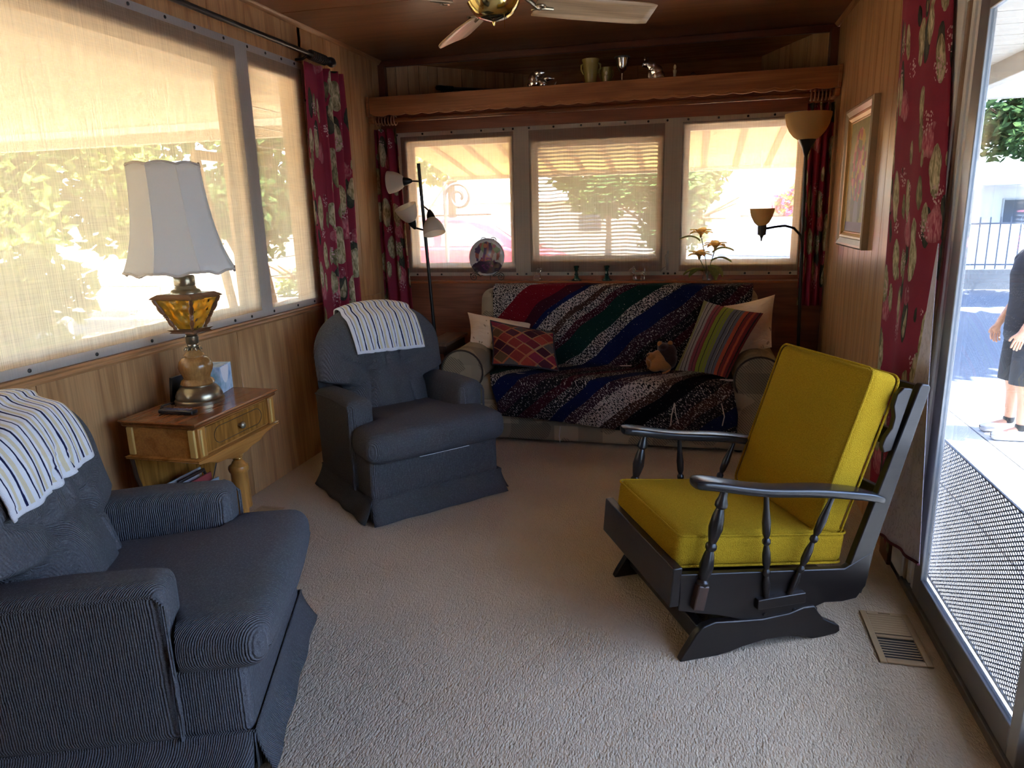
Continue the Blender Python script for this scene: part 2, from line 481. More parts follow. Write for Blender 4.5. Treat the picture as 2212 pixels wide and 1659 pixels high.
sb = screen_sheet(-2.222, .706, 1.034, 2.108, YB - .0035, 'y', 70, 26).build('window_screen', SCREEN_B)
tag(sb, 'sheer beige shade screen pinned over the three end-wall windows', 'window screen')
hm = MB()
for (a, b, c, d) in ((-2.222, .706, 1.034, 1.062), (-2.222, .706, 2.078, 2.108), (-2.222, -2.18, 1.062, 2.078), (-1.30, -1.185, 1.062, 2.078), (-.215, -.095, 1.062, 2.078)):
    hm.box(a, b, YB - .0055, YB - .0045, c, d)
hm.build('hem', screen_mat('shade_hem_beige', (.86, .78, .66, 1), .88, .08), sb)
screws(sb, [(x, YB - .006, 2.094) for x in (-2.205, -2.0, -1.77, -1.54, -1.37, -1.30, -1.18, -1.0, -.80, -.67, -.49, -.33, -.20, -.06, .14, .33, .50, .66)], (R(90), 0, 0))
screws(sb, [(x, YB - .006, 1.047) for x in (-2.1, -1.9, -1.66, -1.29, -1.22, -1.05, -.90, -.72, -.58, -.20, -.17, -.12, .18, .36, .52, .66)], (R(90), 0, 0))
screws(sb, [(-2.206, YB - .006, z) for z in (1.25, 1.55, 1.85)], (R(90), 0, 0))
# hasp on the middle mullion
hs = T('screen_latch', 'small metal hook latch hanging on the wood between two end windows', 'latch', (-.175, YB - .007, 1.12))
MB().box(-.008, .008, -.003, .001, -.05, .09).build('plate', plain('latch_metal', (.35, .30, .24, 1), .4, .8), hs, bevel=.001)
MB().tube([(0, -.004, .07), (-.016, -.010, .06), (-.018, -.012, .0), (-.006, -.010, -.02), (-.03, -.010, -.035), (-.05, -.006, -.06)], .003, 6).build('hook', plain('latch_hook', (.4, .36, .3, 1), .4, .8), hs)
sl2 = T('screen_latch', 'small metal latch bracket on the edge of the left side screen by the curtain', 'latch', (XL + .007, 4.215, 1.07))
MB().box(0, .004, -.016, .016, -.05, .05).build('plate', plain('latch_steel', (.45, .42, .36, 1), .35, .9), sl2, bevel=.001)
MB().tube([(.006, -.005, .03), (.016, 0, .0), (.014, .008, -.05)], .0045, 6).build('lever', plain('latch_lever', (.4, .37, .32, 1), .35, .9), sl2)
# second bug screen behind the middle window: ripple of woven lines
def ripple_mat():
    t = NT('bug_screen_ripples'); t.t.nodes.remove(t.b)
    v = t.coord()
    no = t.n('TexNoise', None, Vector=t.coord(scale=(5, 1, 1.2)), Scale=1.0, Detail=2.0)
    sp = t.n('SeparateXYZ', None, Vector=v)
    zz = t.math('MULTIPLY_ADD', no.outputs[0], .035, sp.outputs[2])
    sn = t.math('SINE', t.math('MULTIPLY', zz, 2 * PI / .0265))
    f = t.math('MULTIPLY_ADD', sn, .75, .60)
    n2 = t.n('TexNoise', None, Vector=t.coord(scale=(90, 1, 30)), Scale=1.0, Detail=2.0)
    f = t.math('MULTIPLY_ADD', t.math('SUBTRACT', n2.outputs[0], .5), .7, f)
    f = t.n('Clamp', None, Value=f, Min=.08, Max=.95).outputs[0]
    tr = t.n('BsdfTransparent'); df = t.n('BsdfDiffuse', None, Color=(.09, .08, .07, 1)); tb = t.n('BsdfTranslucent', None, Color=(.16, .14, .11, 1))
    c = t.n('MixShader', None, i0=.5, i1=df.outputs[0], i2=tb.outputs[0])
    mx = t.n('MixShader', None, i0=f, i1=tr.outputs[0], i2=c.outputs[0]); t.l(mx.outputs[0], t.out.inputs[0]); return t.m
bs = screen_sheet(-1.175, -.225, 1.135, 2.001, YB + .106, 'y', 30, 20, .004).build('bug_screen', ripple_mat())
tag(bs, 'rippled grey bug screen across the middle end window', 'window screen')

# ---- shelf over the end windows
sh = T('display_shelf', 'long oak display shelf with scalloped front edge above the end windows', 'shelf', (0, 5.05, 2.30))
n = 150; top = .034; poly = [(XL + .03, top), (XL + .03, -.075)]
for i in range(n + 1):
    x = lerp(XL + .05, XR - .02, i / n); poly.append((x, -.088 - .010 * abs(math.sin(i * PI / 6.0))))
poly += [(XR - .005, -.075), (XR - .005, top)]
fb = MB().prism(poly, -.001, .018, 'y').build('front_board', W_SH, sh, bevel=.003, ang=60)
sc_l = MB()
for i in range(2, 23):
    x0 = lerp(XL + .05, XR - .02, i * 6 / n); x1 = lerp(XL + .05, XR - .02, (i + 1) * 6 / n)
    pts = [(lerp(x0, x1, k / 6), -.0025, -.072 - .010 * math.sin(PI * k / 6)) for k in range(7)]
    sc_l.tube(pts, .0022, 5)
sc_l.build('carved_scallop', wood('wood_scallop', srgb(190, 128, 78), srgb(200, 138, 86), srgb(150, 90, 48), 'x', .3), fb)
MB().box(XL + .003, XR - .003, .018, .31, -.028, 0).build('shelf_board', W_SH, sh, bevel=.002)
for x in (XL + .016, XR - .012):
    MB().box(x - .013, x + .010, -.004, .02, -.095, .04).build('end_cap', W_SH, sh, bevel=.003)

# ---- alcove above the shelf (trapezoid bay)
AZ = 2.62
P0, P1, P2, P3 = Vector((-2.29, 5.36, 0)), Vector((-1.42, 6.20, 0)), Vector((.47, 6.18, 0)), Vector((.82, 5.36, 0))
def slanted(parent, a, b, cuts, z0, z1, mat, inward, name='plank'):
    d = (b - a).normalized(); nrm = Vector((d.y, -d.x, 0)) * inward; L = (b - a).length
    for p, q in zip(cuts, cuts[1:]):
        A = a + d * (p * L + .0015); B = a + d * (q * L - .0015)
        m = MB(); pts = [A, B, B + nrm * .01, A + nrm * .01]
        m.prism([(v.x, v.y) for v in pts], z0, z1, 'z'); m.build(name, mat, parent, bevel=.0015, seg=1, normals=True)
def slab(name, a, b, z0, z1, mat, off):
    d = (b - a).normalized(); nn = Vector((d.y, -d.x, 0)) * off
    o = MB().prism([(v.x, v.y) for v in (a, b, b + nn, a + nn)], z0, z1, 'z').build(name, mat, None, normals=True); o['kind'] = 'structure'; return o
wa = slab('wall_alcove_left', P0, P1, 2.28, 2.66, W_AL, -.04); slanted(wa, P0, P1, [0, .06, .14, .215, .28, .345, .52, .60, .70, .77, .84, .92, 1], 2.30, AZ, W_AL, 1)
wa = slab('wall_alcove_back', P1, P2, 2.28, 2.66, W_ALX, -.04); slanted(wa, P1, P2, [0, .5, 1], 2.30, AZ, W_ALX, 1, 'panel')
wa = slab('wall_alcove_right', P2, P3, 2.28, 2.66, W_AL, -.04); slanted(wa, P2, P3, [0, .12, .30, .46, .72, 1], 2.30, AZ, W_AL, 1)
ac = MB().prism([(P0.x - .1, 5.36), (P1.x - .05, 6.26), (P2.x + .05, 6.26), (P3.x + .14, 5.36)], AZ + .01, AZ + .04, 'z').build('ceiling_alcove', W_ALX); ac['kind'] = 'structure'
for a, b in ((5.36, 5.52), (5.52, 5.75), (5.75, 5.98), (5.98, 6.2)):
    xa = lambda y: lerp(P0.x, P1.x, (y - 5.36) / .84); xb = lambda y: lerp(P3.x, P2.x, (y - 5.36) / .82)
    MB().prism([(xa(a), a + .002), (xa(b), b - .002), (xb(b), b - .002), (xb(a), a + .002)], AZ, AZ + .01, 'z').build('board', W_ALX, ac, bevel=.0015, seg=1, normals=True)
af = MB().prism([(P0.x - .05, 5.36), (P1.x, 6.22), (P2.x, 6.22), (P3.x + .04, 5.36)], 2.26, 2.29, 'z').build('floor_alcove', W_SH, None, normals=True); af['kind'] = 'structure'
tr = MB().box(XL, XR, 5.335, 5.365, 2.585, ZC - .008).build('trim_5', W_DK, bevel=.006); tr['kind'] = 'structure'
tr = MB().box(XL - .04, -2.285, 5.31, 5.37, 2.29, 2.60).build('trim_6', W_DKZ, bevel=.004); tr['kind'] = 'structure'
tr = MB().box(.812, XR + .05, 5.28, 5.37, 2.29, 2.60).build('trim_7', W_DKZ, bevel=.004); tr['kind'] = 'structure'

# ---- right wall
DOOR = (.52, 3.065, -.03, 2.22)
wr = hole_boxes(MB(), -1.6, 5.40, -.03, ZC + .04, [DOOR], XR + .012, XR + .11, 'x').build('wall_right', W_R); wr['kind'] = 'structure'
cuts = [3.18]
for wdt in (.16, .14, .12, .17, .13, .15, .12, .16, .14, .13, .15, .17, .14, .16): cuts.append(cuts[-1] + wdt)
cuts = [c for c in cuts if c < 5.22] + [5.30]
planks(wr, W_R, 'x', XR, .012, cuts, 0, ZC)
planks(wr, W_R, 'x', XR, .012, [-1.6, -1.0, -.4, .1, .52], 0, ZC); planks(wr, W_R, 'x', XR, .012, [.52, 1.0, 2.2, 3.18], 2.26, ZC, name='panel')
tr = MB().box(XR - .015, XR + .03, 3.06, 3.19, 0, 2.30).build('trim_8', W_DKZ, bevel=.004); tr['kind'] = 'structure'
# front wall (behind the camera)
wf = MB().box(XL - .1, XR + .1, -1.70, -1.6, -.03, ZC + .04).build('wall_front', W_R); wf['kind'] = 'structure'
planks(wf, W_R, 'y', -1.6, .01, [XL, -1.7, -1.1, -.5, .1, XR], 0, ZC, name='panel')

# ---- sliding glass door
dr = S('door_1')
dx = XR + .035
MB().box(dx - .035, dx + .055, 2.915, 3.06, 0, 2.2).build('jamb', ALU_W, dr, bevel=.003)
for y, mat_, w_, x0, x1 in ((2.900, plain('bronze_strip', (.42, .30, .21, 1), .4, .4), .022, -.028, .0), (2.872, ALU_W, .03, -.02, .03), (2.845, ALU_D, .014, -.01, .02), (2.815, ALU_W, .034, -.02, .015)):
    MB().box(dx + x0, dx + x1, y - w_ / 2, y + w_ / 2, .03, 2.2).build('frame_strip', mat_, dr, bevel=.002)
MB().box(dx - .035, dx + .06, .52, 3.06, -.01, .028).build('track', ALU_D, dr, bevel=.003)
MB().box(dx - .03, dx + .05, .52, 3.06, 2.15, 2.22).build('head', ALU_W, dr, bevel=.003)
def panel(ya, yb, x, gm):
    e = MB().box(x - .012, x + .012, ya, ya + .05, .03, 2.15).build('sliding_panel', ALU, dr, bevel=.003)
    MB().box(x - .012, x + .012, yb - .08, yb, .03, 2.15).build('stile', plain('stile_grey', (.33, .33, .34, 1), .35, .5), e, bevel=.003)
    MB().box(x - .013, x + .013, ya + .05, yb - .08, .03, .12).build('bottom_rail', plain('rail_grey', (.27, .27, .28, 1), .35, .6), e, bevel=.004)
    MB().box(x - .012, x + .012, ya + .05, yb - .08, 2.08, 2.15).build('top_rail', ALU, e, bevel=.003)
    MB().box(x - .003, x + .003, ya + .05, yb - .08, .12, 2.08).build('pane', gm, e)
panel(1.86, 2.795, dx - .012, GLASS_D); panel(.55, 1.92, dx + .022, GLASS_D)
# expanded metal guard on the outside of the door
gd = T('mesh_guard', 'grey diamond expanded-metal guard across the lower part of the sliding door', 'door guard', (dx + .075, 0, 0))
m = MB(); sp = .0155
y0, y1, z0, z1 = 1.2, 2.96, .02, .605
def bar(ya, za, yb, zb, w_, x):
    d = Vector((yb - ya, zb - za)); 
    if d.length < 1e-4: return
    d.normalize(); nx = Vector((-d.y, d.x)) * w_
    m.prism([(ya + nx.x, za + nx.y), (yb + nx.x, zb + nx.y), (yb - nx.x, zb - nx.y), (ya - nx.x, za - nx.y)], x, x + .0015, 'x')
k = y0 - (z1 - z0) * 1.9
while k < y1 + (z1 - z0) * 1.9:
    for s_ in (1, -1):
        sl_ = 1.9 * s_
        ya, yb = k, k + sl_ * (z1 - z0)
        lo, hi = 0., 1.
        for (lim, sgn) in ((y0, 1), (y1, -1)):
            fa, fb_ = (ya - lim) * sgn, (yb - lim) * sgn
            if fa < 0 and fb_ < 0: lo, hi = 1., 0.
            elif fa < 0: lo = max(lo, fa / (fa - fb_))
            elif fb_ < 0: hi = min(hi, fa / (fa - fb_))
        if hi > lo: bar(ya + (yb - ya) * lo, z0 + (z1 - z0) * lo, ya + (yb - ya) * hi, z0 + (z1 - z0) * hi, 0.0027, 0 if s_ > 0 else .0015)
    k += sp * 1.9
g_ = m.build('mesh', plain('guard_metal', (.20, .21, .25, 1), .4, .7), gd, smooth=False); g_['kind'] = 'stuff'
ring(MB(), y0, y1, z0, z1, .006, -.002, .005, 'x').build('edge_strip', plain('guard_edge', (.16, .16, .18, 1), .4, .6), gd)

# ------------------------------------------------------------------ fabrics
def chenille(name, c, k=420., amp=.35):
    t = NT(name)
    v = t.coord(); sp = t.n('SeparateXYZ', None, Vector=v)
    wob = t.n('TexNoise', None, Vector=v, Scale=22.0, Detail=2.0)
    q = t.math('ADD', sp.outputs[0], t.math('MULTIPLY', sp.outputs[1], .93))
    q = t.math('MULTIPLY_ADD', wob.outputs[0], .006, q)
    rib = t.math('MULTIPLY_ADD', t.math('SINE', t.math('MULTIPLY', q, 2 * PI / .0062)), .5, .5)
    fi = t.n('TexNoise', None, Vector=v, Scale=k, Detail=2.0)
    wear = t.n('TexNoise', None, Vector=t.coord(scale=(3, 3, 3)), Scale=1.0, Detail=4.0)
    sp2 = t.ramp(t.n('TexNoise', None, Vector=v, Scale=150.0, Detail=1.0).outputs[0], [(.48, (0, 0, 0)), (.72, (1, 1, 1))])
    dark = tuple(x * .52 for x in c[:3]) + (1,); lite = tuple(min(1, x * 1.55) for x in c[:3]) + (1,)
    col = t.mix(fi.outputs[0], dark, lite)
    col = t.mix(t.math('MULTIPLY', sp2, .22), col, tuple(min(1, x * 2.6) for x in c[:3]) + (1,))
    col = t.mix(t.math('MULTIPLY', wear.outputs[0], .35), col, c)
    t.bump(t.math('ADD', t.math('MULTIPLY', rib, 1.1), fi.outputs[0]), .85, .005)
    return t.set(col, .95, spec=.08)
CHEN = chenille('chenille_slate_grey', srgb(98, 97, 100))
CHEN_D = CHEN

def towel_mat():
    t = NT('terry_towel_striped')
    uv = t.n('TexCoord').outputs['UV']; sp = t.n('SeparateXYZ', None, Vector=uv)
    u, v = sp.outputs[0], sp.outputs[1]
    no = t.n('TexNoise', None, Vector=t.coord('UV', (60, 9, 1)), Scale=1.0, Detail=2.0)
    uu = t.math('MULTIPLY_ADD', t.math('SUBTRACT', no.outputs[0], .5), .012, u)
    W_, C_, N_ = srgb(236, 234, 236), srgb(226, 212, 178), srgb(34, 38, 74)
    stops = [(0, W_)]; p = .045
    i = 0
    while p < .95:
        stops.append((p, N_)); stops.append((p + (.018 if i % 2 else .011), W_))
        stops.append((p + .032, C_)); stops.append((p + .058, W_))
        p += .0905; i += 1
        if len(stops) > 28: break
    m1 = t.ramp(t.math('MULTIPLY', uu, 2.0), [(a * 2, c) for a, c in stops if a < .5][:30], True)
    m2 = t.ramp(t.math('MULTIPLY_ADD', uu, 2.0, -1.0), [(max(0, a * 2 - 1), c) for a, c in stops_full() if a >= .45][:30], True)
    col = t.mix(t.math('GREATER_THAN', uu, .5), m1, m2)
    hem = t.math('GREATER_THAN', v, .955)
    col = t.mix(hem, col, W_)
    fi = t.n('TexNoise', None, Vector=t.coord(), Scale=330.0, Detail=2.0)
    t.bump(fi.outputs[0], .7, .005)
    return t.set(col, .95, spec=.1)
def stops_full():
    W_, C_, N_ = srgb(236, 234, 236), srgb(226, 212, 178), srgb(34, 38, 74)
    out = [(.0, W_)]; p = .045; i = 0
    while p < .97:
        out += [(p, N_), (p + (.018 if i % 2 else .011), W_), (p + .032, C_), (p + .058, W_)]
        p += .0905; i += 1
    return [(a, c) for a, c in out if a < 1]
TOWEL = towel_mat()

# ------------------------------------------------------------------ swivel recliner
def smooth01(a, b, x):
    t = max(0., min(1., (x - a) / (b - a))); return t * t * (3 - 2 * t)
BZ0, BH, BW = .40, .605, .385
def back_w(t):
    z = BZ0 + BH * t
    w_ = lerp(.252, BW, smooth01(.575, .625, z))
    t0 = .56
    if t > t0:
        q = min(1, (t - t0) / (1 - t0)); w_ *= max(0, 1 - q ** 2.3) ** (1 / 2.3)
    return max(w_, .012)
def back_yc(t): return .615 + .165 * t
def seg_d(px, pz, a, b):
    ax, az = a; bx, bz = b; dx, dz = bx - ax, bz - az
    q = max(0, min(1, ((px - ax) * dx + (pz - az) * dz) / (dx * dx + dz * dz)))
    return math.hypot(px - ax - q * dx, pz - az - q * dz)
BTN = [(-.105, .665), (.105, .665)]
CRE = [((-.105, .665), (.105, .665)), ((-.105, .665), (-.14, .43)), ((.105, .665), (.14, .43)), ((-.105, .665), (-.26, .74)), ((.105, .665), (.26, .74)), ((-.105, .665), (-.05, .80)), ((.105, .665), (.05, .80)), ((0, .68), (0, .82)), ((.12, .62), (.25, .56)), ((-.12, .62), (-.25, .56))]
def back_front(x, t, s):
    h = .115 * max(0, 1 - abs(s) ** 3.2) ** .5
    if t > .8: h *= max(.0, 1 - ((t - .8) / .2) ** 3) ** .5 
    if t < .06: h *= .55 + .45 * t / .06
    z = BZ0 + BH * t
    d = 0
    for b in BTN: d = max(d, .05 * math.exp(-(math.hypot(x - b[0], z - b[1]) / .035) ** 2))
    e = 0
    for a, b in CRE: e = max(e, .020 * math.exp(-(seg_d(x, z, a, b) / .011) ** 2))
    lower = .022 * math.exp(-((z - .55) / .09) ** 2) * math.exp(-(x / .12) ** 2)
    upper = .018 * math.exp(-((z - .85) / .12) ** 2)
    return back_yc(t) - h - lower - upper + min(h, max(d, e))
def make_recliner(label, loc, rz):
    r = T('swivel_recliner', label, 'armchair', loc, rz)
    # body
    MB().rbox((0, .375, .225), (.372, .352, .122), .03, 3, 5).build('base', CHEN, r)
    # skirt, four flared panels with open corner slits
    def sk(f):
        m = MB(); m.grid(24, 6, f); return m.build('skirt', CHEN_D, r, solid=.006)
    def fl(a, b, amp=.007, ph=0): return amp * b * math.sin(a * 21 + ph) + .045 * b ** 1.6
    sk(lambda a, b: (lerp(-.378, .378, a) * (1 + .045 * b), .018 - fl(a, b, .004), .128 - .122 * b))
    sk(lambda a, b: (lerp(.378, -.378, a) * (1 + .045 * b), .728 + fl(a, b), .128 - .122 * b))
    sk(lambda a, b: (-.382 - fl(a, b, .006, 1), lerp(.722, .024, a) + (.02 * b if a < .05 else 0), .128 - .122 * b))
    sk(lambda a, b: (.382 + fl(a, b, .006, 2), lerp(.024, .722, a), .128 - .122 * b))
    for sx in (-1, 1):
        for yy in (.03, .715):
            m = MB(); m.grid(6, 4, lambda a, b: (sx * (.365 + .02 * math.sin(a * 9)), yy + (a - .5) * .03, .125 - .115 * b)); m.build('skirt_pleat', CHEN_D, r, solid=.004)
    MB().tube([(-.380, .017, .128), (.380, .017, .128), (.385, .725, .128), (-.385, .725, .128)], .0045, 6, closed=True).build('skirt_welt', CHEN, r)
    # arms
    for sx in (-1, 1):
        def af(p):
            z = p[2]; lean = .012 * sx * (z - .1)
            dip = -.018 * max(0, (p[1] - .45)) / .25 if z > .5 else 0
            return (p[0] + lean, p[1], z + dip)
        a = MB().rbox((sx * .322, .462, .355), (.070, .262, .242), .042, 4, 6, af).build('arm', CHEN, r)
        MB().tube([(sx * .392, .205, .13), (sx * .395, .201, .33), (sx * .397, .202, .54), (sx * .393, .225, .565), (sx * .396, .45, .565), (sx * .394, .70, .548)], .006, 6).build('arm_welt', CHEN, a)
    # T shaped seat cushion
    def cf(p):
        x, y, z = p
        x *= lerp(1, .254 / .398, smooth01(.185, .235, y))
        if z > .39:
            z += .022 * math.cos(min(1, abs(x) / .42) * PI / 2) * (1 - abs((y - .25) / .45) ** 2 if abs(y - .25) < .45 else 0)
        z -= .022 * smooth01(.1, .55, y)
        y -= .018 * math.cos(x / .42 * PI / 2) if y < .02 else 0
        return (x, y, z)
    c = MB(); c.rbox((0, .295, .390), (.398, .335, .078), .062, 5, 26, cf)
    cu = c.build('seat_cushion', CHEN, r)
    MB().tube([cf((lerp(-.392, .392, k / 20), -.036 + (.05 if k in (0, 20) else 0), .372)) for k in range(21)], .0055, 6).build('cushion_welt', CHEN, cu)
    MB().box(-.12, .17, -.012, .05, .311, .318).build('lining_edge', plain('white_lining', (.75, .76, .78, 1), .8), cu)
    # back
    m = MB(); nu, nv = 64, 60
    def tt(b): return 1 - (1 - b) ** 1.6
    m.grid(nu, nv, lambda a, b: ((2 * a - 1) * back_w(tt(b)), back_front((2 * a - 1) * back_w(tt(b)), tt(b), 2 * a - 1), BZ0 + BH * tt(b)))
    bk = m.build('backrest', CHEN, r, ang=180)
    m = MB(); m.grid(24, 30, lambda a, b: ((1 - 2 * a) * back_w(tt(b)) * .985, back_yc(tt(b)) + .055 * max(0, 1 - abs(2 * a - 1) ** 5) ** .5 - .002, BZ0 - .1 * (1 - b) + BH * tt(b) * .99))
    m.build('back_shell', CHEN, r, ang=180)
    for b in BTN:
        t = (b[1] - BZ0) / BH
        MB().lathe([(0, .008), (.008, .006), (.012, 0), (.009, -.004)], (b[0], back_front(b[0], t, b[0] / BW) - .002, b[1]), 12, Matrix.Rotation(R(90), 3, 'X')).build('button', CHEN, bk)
    return r
def ztop(x):
    lo, hi = .56, 1.
    for _ in range(30):
        mid = (lo + hi) / 2
        if back_w(mid) > abs(x): lo = mid
        else: hi = mid
    return lo
def make_towel(label, loc, rz, xa, xb, zlow, slant, skew=0, group=None):
    # terry towel folded over the top of the chair back
    m = MB(); nu, nv = 40, 44
    def f(a, b):
        x0 = lerp(xa, xb, a)
        tt_ = ztop(x0); zt = BZ0 + BH * tt_
        Lf = zt - (zlow + slant * a)
        if b < .22:
            q = b / .22; z = zt - .10 * (1 - q) + .004; y = back_yc(tt_) + .064
            return (x0, y - .02 * q, z)
        if b < .36:
            q = (b - .22) / .14; an = q * PI
            return (x0, back_yc(tt_) - .012 + .056 * math.cos(an), zt + .016 * math.sin(an) + .004)
        q = (b - .36) / .64
        z = zt + .004 - Lf * q
        t = max(0, min(1, (z - BZ0) / BH)); x = x0 + skew * q
        w_ = back_w(min(t, .999)); s = max(-1, min(1, x / w_))
        yy = min(back_front(x, min(t, .97), s * .96), back_front(x, max(0, min(t, .97) - .04), s * .96), back_yc(t) - .05) - .010
        yy -= .006 * math.sin(a * 26 + q * 2) * q
        return (x, lerp(back_yc(tt_) - .068, yy, smooth01(0, .18, q)), z)
    m.grid(nu, nv, f, lambda a, b: (a, b))
    o = m.build('towel', TOWEL, None, solid=.006, ang=180); o.location = loc; o.rotation_euler = (0, 0, rz)
    tag(o, label, 'towel', group); return o
RC1 = ((-1.248, 1.812, 0), R(111.1)); RC2 = ((-1.234, 3.2815, 0), R(48.0))
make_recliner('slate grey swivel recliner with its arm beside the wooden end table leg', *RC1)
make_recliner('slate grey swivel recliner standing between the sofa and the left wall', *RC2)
make_towel('striped terry towel over the recliner back next to the end table lamp', *RC1, -.29, .17, .74, .03, .02)
make_towel('striped terry towel over the recliner back nearest the sofa', *RC2, -.21, .21, .755, -.01, .03)

# ------------------------------------------------------------------ sofa
def plaid():
    t = NT('sofa_plaid_beige')
    v = t.coord()
    b1 = t.n('TexBrick', {'offset': .5}, Vector=t.coord(scale=(1, 1, 1), rot=(R(90), 0, 0)), Scale=1.0, Mortar_Size=.0, Brick_Width=.16, Row_Height=.13, Color1=srgb(182, 162, 130), Color2=srgb(122, 112, 92), Mortar=srgb(120, 100, 76))
    sp = t.n('SeparateXYZ', None, Vector=v)
    dg = t.math('ADD', t.math('ADD', sp.outputs[0], sp.outputs[2]), sp.outputs[1])
    ln = t.math('MULTIPLY_ADD', t.math('SINE', t.math('MULTIPLY', dg, 2 * PI / .018)), .5, .5)
    no = t.n('TexNoise', None, Vector=t.coord(scale=(5, 5, 5)), Scale=1.0, Detail=1.0)
    msk = t.math('MULTIPLY', t.math('GREATER_THAN', no.outputs[0], .52), ln)
    col = t.mix(t.math('MULTIPLY', msk, .6), b1.outputs[0], srgb(58, 48, 38))
    fi = t.n('TexNoise', None, Vector=v, Scale=300.0, Detail=2.0); t.bump(fi.outputs[0], .4, .003)
    return t.set(col, .9, spec=.15)
PLAID = plaid()
sf = T('sofa', 'beige plaid rolled-arm sofa under the end windows', 'sofa', (-.53, 4.40, 0))
sx0, sx1 = -1.09, 1.10
MB().rbox((0, .39, .155), (.92, .375, .135), .02, 2, 6).build('base', PLAID, sf)
for k in (-1, 1):
    MB().rbox((k * .445, .3775, .354), (.44, .3675, .081), .055, 4, 6).build('seat_cushion', PLAID, sf)
def bkf(p):
    x, y, z = p
    y += .12 * (z - .45) / .55
    z += -.015 * abs(x / 1.0) ** 4
    return (x, y, z)
MB().rbox((0, .56, .66), (.965, .107, .315), .07, 4, 8, bkf).build('backrest', PLAID, sf)
for s_ in (-1, 1):
    prof = []
    cx = s_ * .945
    for k in range(25):
        a = -PI * .38 + k / 24 * (PI * 1.62)
        prof.append((cx + s_ * .145 * math.cos(a), .475 + .145 * math.sin(a)))
    poly = [(s_ * 1.035, .02), *prof, (s_ * .825, .02)]
    ar = MB().prism(poly, .02, .72, 'y').build('arm', PLAID, sf, bevel=.012, normals=True, ang=50)
    MB().tube([(p[0], .018, p[1]) for p in prof], .006, 6).build('welt', plain('sofa_welt', srgb(60, 46, 34), .8), ar)
for fx in (-.85, .85):
    for fy in (.08, .66): MB().lathe([(.025, 0), (.03, .03), (.03, .03)], (fx, fy, 0), 10).build('foot', BLACK, sf)

# knitted throw
def throw_mat():
    t = NT('knitted_throw_stripes')
    uv = t.n('TexCoord').outputs['UV']; sp = t.n('SeparateXYZ', None, Vector=uv)
    wob = t.n('TexNoise', None, Vector=t.coord('UV', (2.2, 2.2, 1)), Scale=1.0, Detail=1.0)
    s = t.math('MULTIPLY_ADD', sp.outputs[1], 1.15, sp.outputs[0])
    s = t.math('MULTIPLY_ADD', t.math('SUBTRACT', wob.outputs[0], .5), .22, s)
    lo, hi = -1.75, 2.25
    f = t.math('MULTIPLY_ADD', s, 1 / (hi - lo), -lo / (hi - lo))
    K = srgb(28, 25, 29); NV = srgb(18, 26, 62); RD = srgb(112, 16, 30); MR = srgb(58, 18, 30); GN = srgb(14, 44, 38); BR = srgb(62, 40, 34); PL = srgb(52, 30, 40); BK = srgb(16, 15, 20); OR = srgb(120, 66, 36)
    bands = [(-1.75, K, .8), (-1.10, RD, .08), (-.86, MR, .05), (-.76, NV, .03), (-.71, K, .85), (-.60, BR, .35), (-.54, K, .75), (-.46, MR, .35), (-.38, GN, .05), (-.20, K, .75), (-.07, NV, .05), (.07, PL, .38), (.20, K, .35), (.30, MR, .3), (.40, K, .55), (.52, NV, .03), (.645, PL, .5), (.76, K, .9), (.93, BR, .45), (1.02, BK, .06), (1.16, K, .5), (1.30, BR, .5), (1.42, K, .4), (1.52, NV, .03), (1.68, K, .5), (1.80, OR, .25), (1.9, K, .6), (2.05, BR, .3)]
    col = t.ramp(f, [((a - lo) / (hi - lo), c) for a, c, _ in bands], True)
    spk = t.ramp(f, [((a - lo) / (hi - lo), (q, q, q, 1)) for a, _, q in bands], True)
    # knitted stitches: short dashes running along the stripes
    mp = t.n('Mapping', {'vector_type': 'POINT'}, Vector=uv, Rotation=(0, 0, R(49)))
    mp2 = t.n('Mapping', None, Vector=mp.outputs[0], Scale=(170, 62, 1))
    st = t.n('TexNoise', None, Vector=mp2.outputs[0], Scale=1.0, Detail=1.5)
    vo = t.n('TexVoronoi', None, Vector=mp2.outputs[0], Scale=.9)
    big = t.n('TexNoise', None, Vector=t.coord('UV', (9, 9, 1)), Scale=1.0, Detail=2.0)
    thr = t.math('MULTIPLY_ADD', spk, -.30, .74)
    thr = t.math('MULTIPLY_ADD', t.math('SUBTRACT', big.outputs[0], .5), .12, thr)
    white = t.math('GREATER_THAN', st.outputs[0], thr)
    wc = t.mix(t.n('TexNoise', None, Vector=t.coord('UV', (14, 14, 1)), Scale=1.0).outputs[0], srgb(214, 204, 196), srgb(170, 150, 138))
    col = t.mix(t.math('MULTIPLY', white, .85), col, wc)
    t.bump(t.math('SUBTRACT', t.math('MULTIPLY', st.outputs[0], .4), vo.outputs['Distance']), .9, .006)
    return t.set(col, .95, spec=.08)
THROW = throw_mat()
path = [(5.175, .72), (5.18, .90), (5.165, .975), (5.09, .992), (5.01, .985), (4.965, .93), (4.895, .70), (4.84, .50), (4.81, .452), (4.76, .446), (4.60, .449), (4.45, .446), (4.400, .428), (4.376, .36), (4.372, .20), (4.374, .10)]
acc = [0.]
for a, b in zip(path, path[1:]): acc.append(acc[-1] + math.hypot(b[0] - a[0], b[1] - a[1]))
v0 = acc[4]
m = MB(); nu, nv = 150, 120
